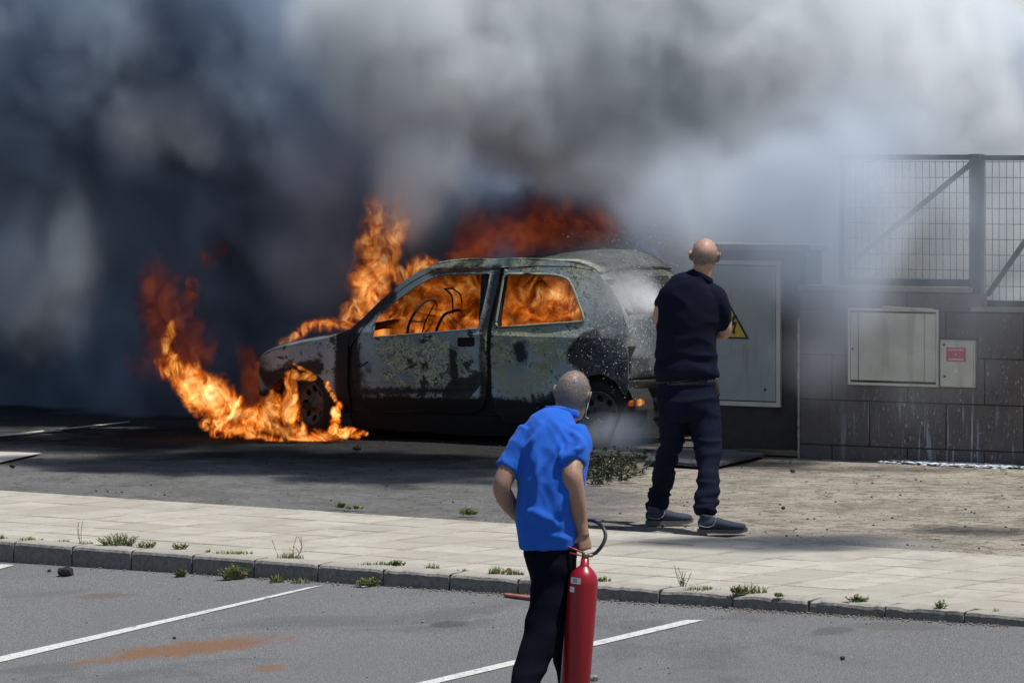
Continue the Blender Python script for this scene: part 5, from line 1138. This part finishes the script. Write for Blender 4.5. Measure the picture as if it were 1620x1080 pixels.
def smoke(name, mat, lo, hi, vox, blobs, sc, seed, thr=.3, soft=.6, wamp=1.5, namp=1.7, floor=None, det=6):
    g = GN(name); so = (seed*7.3, seed*3.1, seed*5.7)
    Pw = g.warp(g.P, .55, wamp, so); Pw = g.warp(Pw, 2.0, .25*wamp, so)
    env = g.mx([g.m('MAXIMUM', g.m('MULTIPLY', g.blob(Pw, c, r), a), -.6) for c, r, a in blobs], .5); env = g.m('MAXIMUM', g.m('SUBTRACT', env, .06), 0)
    n = g.noise(g.v('ADD', g.v('MULTIPLY', Pw, (1, 1, .8)), so), sc, det, .62, .6)
    d = g.m('SUBTRACT', g.m('ADD', env, g.m('MULTIPLY', g.m('SUBTRACT', n, .5), namp)), thr)
    d = g.m('DIVIDE', d, soft, None, True); d = g.m('MULTIPLY', d, g.m('MULTIPLY', env, 3, None, True)); d = g.m('MULTIPLY', d, d)
    # never a hard edge at the walls of the grid
    for i in range(3):
        x = g.N.new('ShaderNodeSeparateXYZ'); g.L.new(g.P, x.inputs[0]); q = x.outputs[i]; w = 1.2 if i < 2 else .8
        if not (i == 2): d = g.m('MULTIPLY', d, g.m('DIVIDE', g.m('SUBTRACT', q, lo[i]), w, None, True))
        d = g.m('MULTIPLY', d, g.m('DIVIDE', g.m('SUBTRACT', hi[i], q), w, None, True))
    return g.out(name, d, lo, hi, vox, mat)
def bl(px, py, Y, rx, ry, rz, a=1.0): return (at(px, py, Y), (rx, ry, rz), a)
DARK = smoke_mat('soot_smoke', (.48, .575, .70), 6.0, .0); PALE = smoke_mat('white_smoke', (.95, .98, 1.0), 6.5, .0); HAZE = smoke_mat('thin_smoke', (.84, .905, .99), 3.0, .0)
smoke('dark_smoke', DARK, (-9, 26.5, -.05), (7, 45, 7), .095, [
    bl(780, 280, 39.5, 3.2, 2, 2.2, 1.2), bl(180, 40, 36.5, 3.4, 3, 2.6, 1.3), bl(40, 380, 39, 3.0, 3, 2.6, .9), bl(420, 300, 36.5, 2.2, 2.3, 2.2, 1.2), bl(430, 540, 36.6, 2.4, 1.8, 1.7, 1.3), bl(430, 120, 35, 1.3, 1, 1.3, 1.0), bl(230, 620, 38, 2.0, 2, 1.4, 1.1),
    bl(700, 360, 36.2, 1.3, 1.3, 1.1, 1.0), bl(880, 220, 34, .55, .5, .45, .75), bl(930, 370, 35.8, 1.2, 1, .7, 1.0), bl(1570, 120, 35, .7, .8, .8, .8),
    ((.1, 30, 4.8), (2.7, 2.1, .9), 1.15), ((-1.7, 32.2, 4.9), (3.2, 1.5, .8), 1.1), ((1.3, 28.9, 5.0), (2.0, 2.0, .8), .85)], 1.9, 1, thr=.38, soft=.4, namp=1.5, wamp=1.3)
smoke('white_smoke', PALE, (-4, 30, .6), (7, 40, 6.5), .085, [
    bl(1050, 60, 34.5, 3.0, 1.9, 1.9, 1.3), bl(1400, 180, 35.5, 2.3, 1.8, 2.0, 1.3), bl(620, 80, 34.0, 1.1, 1, 1.2, 1.2), bl(640, 270, 33.9, .6, .5, .9, .95), bl(800, 150, 33.6, 1.2, .8, .8, 1.0), bl(1180, 330, 34, 1.1, 1.2, 1.2, 1.0), bl(1500, 380, 37.5, 2.5, 1.6, 1.8, 1.1)], 2.2, 2, thr=.24, soft=.6, namp=1.3, wamp=.85)
smoke('drifting_smoke', HAZE, (-5.6, 29, .0), (5, 35.6, 4.2), .065, [
    bl(1220, 330, 30.8, .9, .6, 1.0, 1.1), bl(1330, 340, 30.2, .9, .5, 1.1, 1.05), bl(1400, 230, 30.6, 1.4, .6, .9, .95), bl(1500, 400, 29.6, 1.4, .45, 1.3, .80), bl(1420, 600, 29.4, 1.3, .35, .7, .62), bl(1310, 400, 30.1, .6, .4, .65, 1.0), bl(1100, 330, 32.4, .8, .6, .7, 1.0), bl(1370, 460, 29.9, .55, .3, .35, .7), bl(1300, 560, 29.9, .5, .3, .5, .6), bl(1500, 480, 29.8, .5, .3, .2, .55), bl(1000, 260, 32.6, .9, .6, .6, .7),
    bl(690, 250, 33, .7, .6, 1.0, .6), bl(270, 200, 34, .8, .5, .7, .6), bl(500, 420, 34.3, .8, .5, .6, .7), bl(520, 250, 33.9, .8, .5, .9, .85), bl(40, 420, 34.5, 1.0, .6, 1.2, .85), bl(120, 90, 34.5, 1.0, .6, .8, .7), bl(985, 695, 31.1, .5, .3, .25, 1.3)], 1.3, 3, thr=.12, soft=.9, wamp=.6, namp=1.5)
smoke('drifting_smoke', DARK, (1.6, 21.6, 4.0), (6.2, 25.6, 6.0), .10, [((3.5, 23.6, 5.0), (1.5, .9, .55), 1.1), ((4.8, 24.4, 5.0), (1.0, .7, .5), .9)], 1.9, 5, thr=.35, soft=.7, namp=1.4, wamp=.8)
def flame_mat(name, k=28, gain=1.0, sc=5.5, lo=.38, stretch=(1, 1, .5), seed=0, hot=1.0, dist=1.6, red=False, zf=.22, z0=1.12, con=(.42, .68)):
    b = NB(name, True); p = b.N.new('ShaderNodeNewGeometry').outputs['Position']; w = b.N.new('ShaderNodeTexNoise'); b.L.new(p, w.inputs['Vector']); w.inputs['Scale'].default_value = 2.6; w.inputs['Detail'].default_value = 2
    q = b.vec('ADD', p, b.vec('SCALE', b.vec('SUBTRACT', w.outputs[1], (.5, .5, .5)), .45))
    cq = b.vec('ADD', q, (seed, seed*2, 0)); n = b.noise(sc, 5, .62, dist, co=cq, stretch=stretch); n2 = b.noise(sc*2.1, 4, .6, dist*1.2, co=cq, stretch=stretch); a = b.N.new('ShaderNodeAttribute'); a.attribute_name = 'density'
    rg = b.math('SUBTRACT', 1, b.mul(b.math('ABSOLUTE', b.sub(n2, .5)), 9), 0, True)
    h = b.add(b.add(n, b.mul(b.sub(a.outputs['Fac'], .6), .14)), b.mul(b.sub(rg, .35), .19))
    col = b.ramp(h, [(lo, (.02, .002, .0005)), (lo+.09, (.20, .020, .002)), (lo+.17, (.72, .105, .006)), (lo+.25, (1.0, .25, .022)), (lo+.32, (1.0, .54, .13)), (min(.99, lo+.44), (1, .85, .5))])
    if red: col = b.ramp(h, [(lo, (.02, .002, .0008)), (lo+.10, (.14, .010, .002)), (lo+.20, (.46, .045, .006)), (lo+.30, (.80, .12, .014)), (lo+.42, (1.0, .28, .05))])
    big = b.step(b.noise(1.5, 3, .55, .5, co=cq), .34, .62); hz_ = b.xyz(p)[2]; big = b.mul(b.add(con[0], b.mul(big, con[1])), b.math('MAXIMUM', b.math('SUBTRACT', z0, b.mul(hz_, zf)), .08))
    st = b.math('MULTIPLY', b.step(h, lo+.05, lo+.36), k*1.9*hot*gain); st = b.add(st, k*.40*gain)
    v = b.N.new('ShaderNodeVolumePrincipled'); v.inputs['Color'].default_value = (0, 0, 0, 1); v.inputs['Density'].default_value = k
    b.L.new(col, v.inputs['Emission Color']); b.L.new(b.mul(b.mul(st, big), a.outputs['Fac']), v.inputs['Emission Strength']); b.L.new(v.outputs[0], b.out.inputs['Volume']); return b.m
def flame(name, mat, caps, vox, seed, thr=.12, namp=1.5, nsc=3.4, soft=.22, wamp=.5, pad=.12, stretch=(1, 1, .55), loc=None, rz=0, floor=.003, ceil=None):
    g = GN(name); so = (seed*3.3, seed*1.7, seed*2.9); Pw = g.warp(g.P, 1.7, wamp, so, 3); Pw = g.warp(Pw, 6, wamp*.22, so, 2)
    env = g.mx([g.capsule(Pw, a, b, ra, rb) for a, b, ra, rb in caps])
    n = g.noise(g.v('ADD', g.v('MULTIPLY', Pw, stretch), so), nsc, 6, .6, 1.0)
    d = g.m('SUBTRACT', g.m('ADD', env, g.m('MULTIPLY', g.m('SUBTRACT', n, .5), namp)), thr); d = g.m('DIVIDE', d, soft, None, True); d = g.m('MULTIPLY', d, g.m('MULTIPLY', g.m('ADD', env, .35), 4, None, True))
    pts = []
    for a, b_, ra, rb in caps:
        for p, r in ((a, ra), (b_, rb)): pts += [Vector(p)-Vector((r,)*3)*1.15, Vector(p)+Vector((r,)*3)*1.15]
    lo = [min(p[i] for p in pts)-pad for i in range(3)]; hi = [max(p[i] for p in pts)+pad for i in range(3)]; lo[2] = max(lo[2], floor)
    if ceil: hi[2] = min(hi[2], ceil)
    o = g.out(name, d, tuple(lo), tuple(hi), vox, mat)
    if loc is not None: o.location = loc; o.rotation_euler = (0, 0, rz)
    return o
def cp(a, b_, ra, rb): return (at(*a), at(*b_), ra, rb)
FM1 = flame_mat('flame', 20, 1.08, 8, .38); FM2 = flame_mat('cabin_flame', 13, .85, 4.2, .42, (1, 1, .8), 3, .9, 1.8, zf=1.35, z0=2.2, con=(.2, 1.0)); FM3 = flame_mat('dull_red_flame', 3.2, .36, 5, .35, (1, 1, .8), 5, .5, 1.4, True); FM4 = flame_mat('windscreen_flame', 7, .85, 8, .38, (1, 1, .55), 7, .9, zf=.55, z0=1.75); FM5 = flame_mat('red_wisps', 3.0, .26, 6, .36, (1, 1, .6), 9, .6, 1.6, True)
flame('ground_fire', FM1, [cp((560, 688, 32.7), (470, 684, 32.8), .06, .09), cp((470, 680, 32.9), (370, 672, 33.1), .11, .14), cp((370, 670, 33.1), (320, 620, 33.2), .16, .22), cp((320, 620, 33.2), (275, 565, 33.3), .20, .14), cp((275, 565, 33.3), (262, 500, 33.4), .11, .06), cp((400, 672, 33.1), (440, 640, 32.9), .15, .12), cp((330, 680, 32.9), (470, 686, 32.7), .05, .06)], .013, 1, thr=.22, nsc=7, namp=2.1, wamp=.4, soft=.45)
flame('wheel_fire', FM1, [cp((455, 655, 32.75), (465, 600, 32.75), .12, .07), cp((465, 600, 32.7), (500, 600, 32.6), .05, .03), cp((500, 600, 32.6), (455, 570, 32.9), .025, .012), cp((530, 640, 32.75), (520, 610, 32.9), .03, .025), cp((530, 685, 32.6), (537, 645, 32.8), .06, .035), cp((535, 690, 32.6), (575, 690, 32.6), .045, .03)], .010, 2, thr=.14, nsc=10, namp=2.0, wamp=.2, soft=.3)
flame('dying_fire', FM5, [cp((275, 560, 33.6), (250, 440, 33.7), .32, .22), cp((290, 480, 33.6), (310, 440, 33.8), .16, .14), cp((335, 405, 33.9), (345, 395, 33.9), .13, .12), cp((430, 640, 33.9), (380, 560, 34.2), .32, .12)], .020, 3, nsc=6, namp=2.6, soft=.5)
flame('bonnet_fire', FM4, [cp((455, 538, 33.7), (540, 520, 33.7), .06, .11), cp((540, 520, 33.7), (600, 470, 33.6), .13, .19), cp((580, 480, 33.7), (590, 400, 33.9), .19, .24), cp((590, 400, 33.9), (600, 315, 34.1), .22, .16), cp((620, 440, 33.5), (680, 410, 33.6), .13, .13), cp((620, 400, 33.9), (650, 300, 34.1), .14, .2)], .016, 4, thr=.28, nsc=7, namp=2.4, soft=.5)
flame('roof_fire', FM3, [cp((760, 380, 34.6), (860, 350, 34.6), .34, .46), cp((860, 350, 34.6), (960, 370, 34.6), .46, .28), cp((720, 400, 34.2), (760, 390, 34.2), .12, .12)], .022, 5, nsc=4.5, thr=.15, namp=1.5, soft=.5)
xa, za = unp(600, 520, .5); xb, zb = unp(985, 480, .5)
flame('cabin_fire', FM2, [((xa+.05, .95, .80), (xa+.5, .9, .95), .34, .5), ((xa+.5, .9, .9), (xb-.35, .85, .9), .5, .5), ((xa+.6, .75, .75), (xb-.35, .7, .75), .3, .33)], .016, 6, thr=-.05, soft=.35, wamp=.3, nsc=5, loc=CO, rz=-TH, ceil=1.34, floor=.45)
flame('tail_fire', FM1, [(at(985, 636, 31.9), at(1018, 634, 31.8), .018, .03)], .006, 7, thr=.0, nsc=10, wamp=.05, pad=.03, floor=.1)
# the jet of powder from the extinguisher and its droplets
JET = smoke_mat('powder_jet', (.98, .99, 1.0), 110, .0)
g = GN('powder'); a_, b_ = A.p(1037, 479, .60), at(945, 436, 31.3); a_ = Vector(a_)
j1 = a_ + (b_-a_)*.10; j2 = a_+(b_-a_)*.28; j3 = a_+(b_-a_)*.62
Pw = g.warp(g.P, 4, .10, (1, 2, 3)); env = g.mx([g.capsule(Pw, a_, j1, .035, .10), g.capsule(Pw, j1, j2, .10, .19), g.capsule(Pw, j2, j3, .14, .32), g.capsule(Pw, j3, b_, .25, .5)])
n = g.noise(g.P, 38, 3, .8); n2 = g.noise(g.P, 5, 4, .6); dl = g.v('LENGTH', g.v('SUBTRACT', g.P, a_)); fade = g.m('DIVIDE', .14, g.m('ADD', g.m('MULTIPLY', g.m('MULTIPLY', dl, dl), .9), g.m('ADD', dl, .10)))
d = g.m('MULTIPLY', g.m('MULTIPLY', g.m('MAXIMUM', env, 0), fade), g.m('MULTIPLY', g.m('MAXIMUM', g.m('SUBTRACT', n2, .3), 0), g.m('MULTIPLY', g.m('MAXIMUM', g.m('SUBTRACT', n, .42), 0), 12)))
g.out('powder', d, (.25, 25.3, .9), (1.3, 31.6, 2.2), .025, JET)
bm = bmesh.new(); rnd = random.Random(21)
for k in range(2600):
    t = rnd.random()**.8; c = a_.lerp(b_, t); s_ = .02+.62*t; p = c + Vector((rnd.gauss(0, s_*.75), rnd.gauss(0, s_*.4), rnd.gauss(-.10*t, s_*.9)))
    if p.z < .05 or t > .8: continue
    r = rnd.uniform(.0009, .0026); v = [bm.verts.new(p+Vector(q)*r) for q in ((1, 1, 1), (-1, -1, 1), (-1, 1, -1), (1, -1, -1))]
    for f in ((0, 2, 1), (0, 1, 3), (0, 3, 2), (1, 2, 3)): bm.faces.new([v[i] for i in f])
o = link('powder_droplets', bm_mesh('drops', bm), None, simple('powder_white', (.5, .52, .56), .8, 0, .05)); tag(o, kind='stuff')
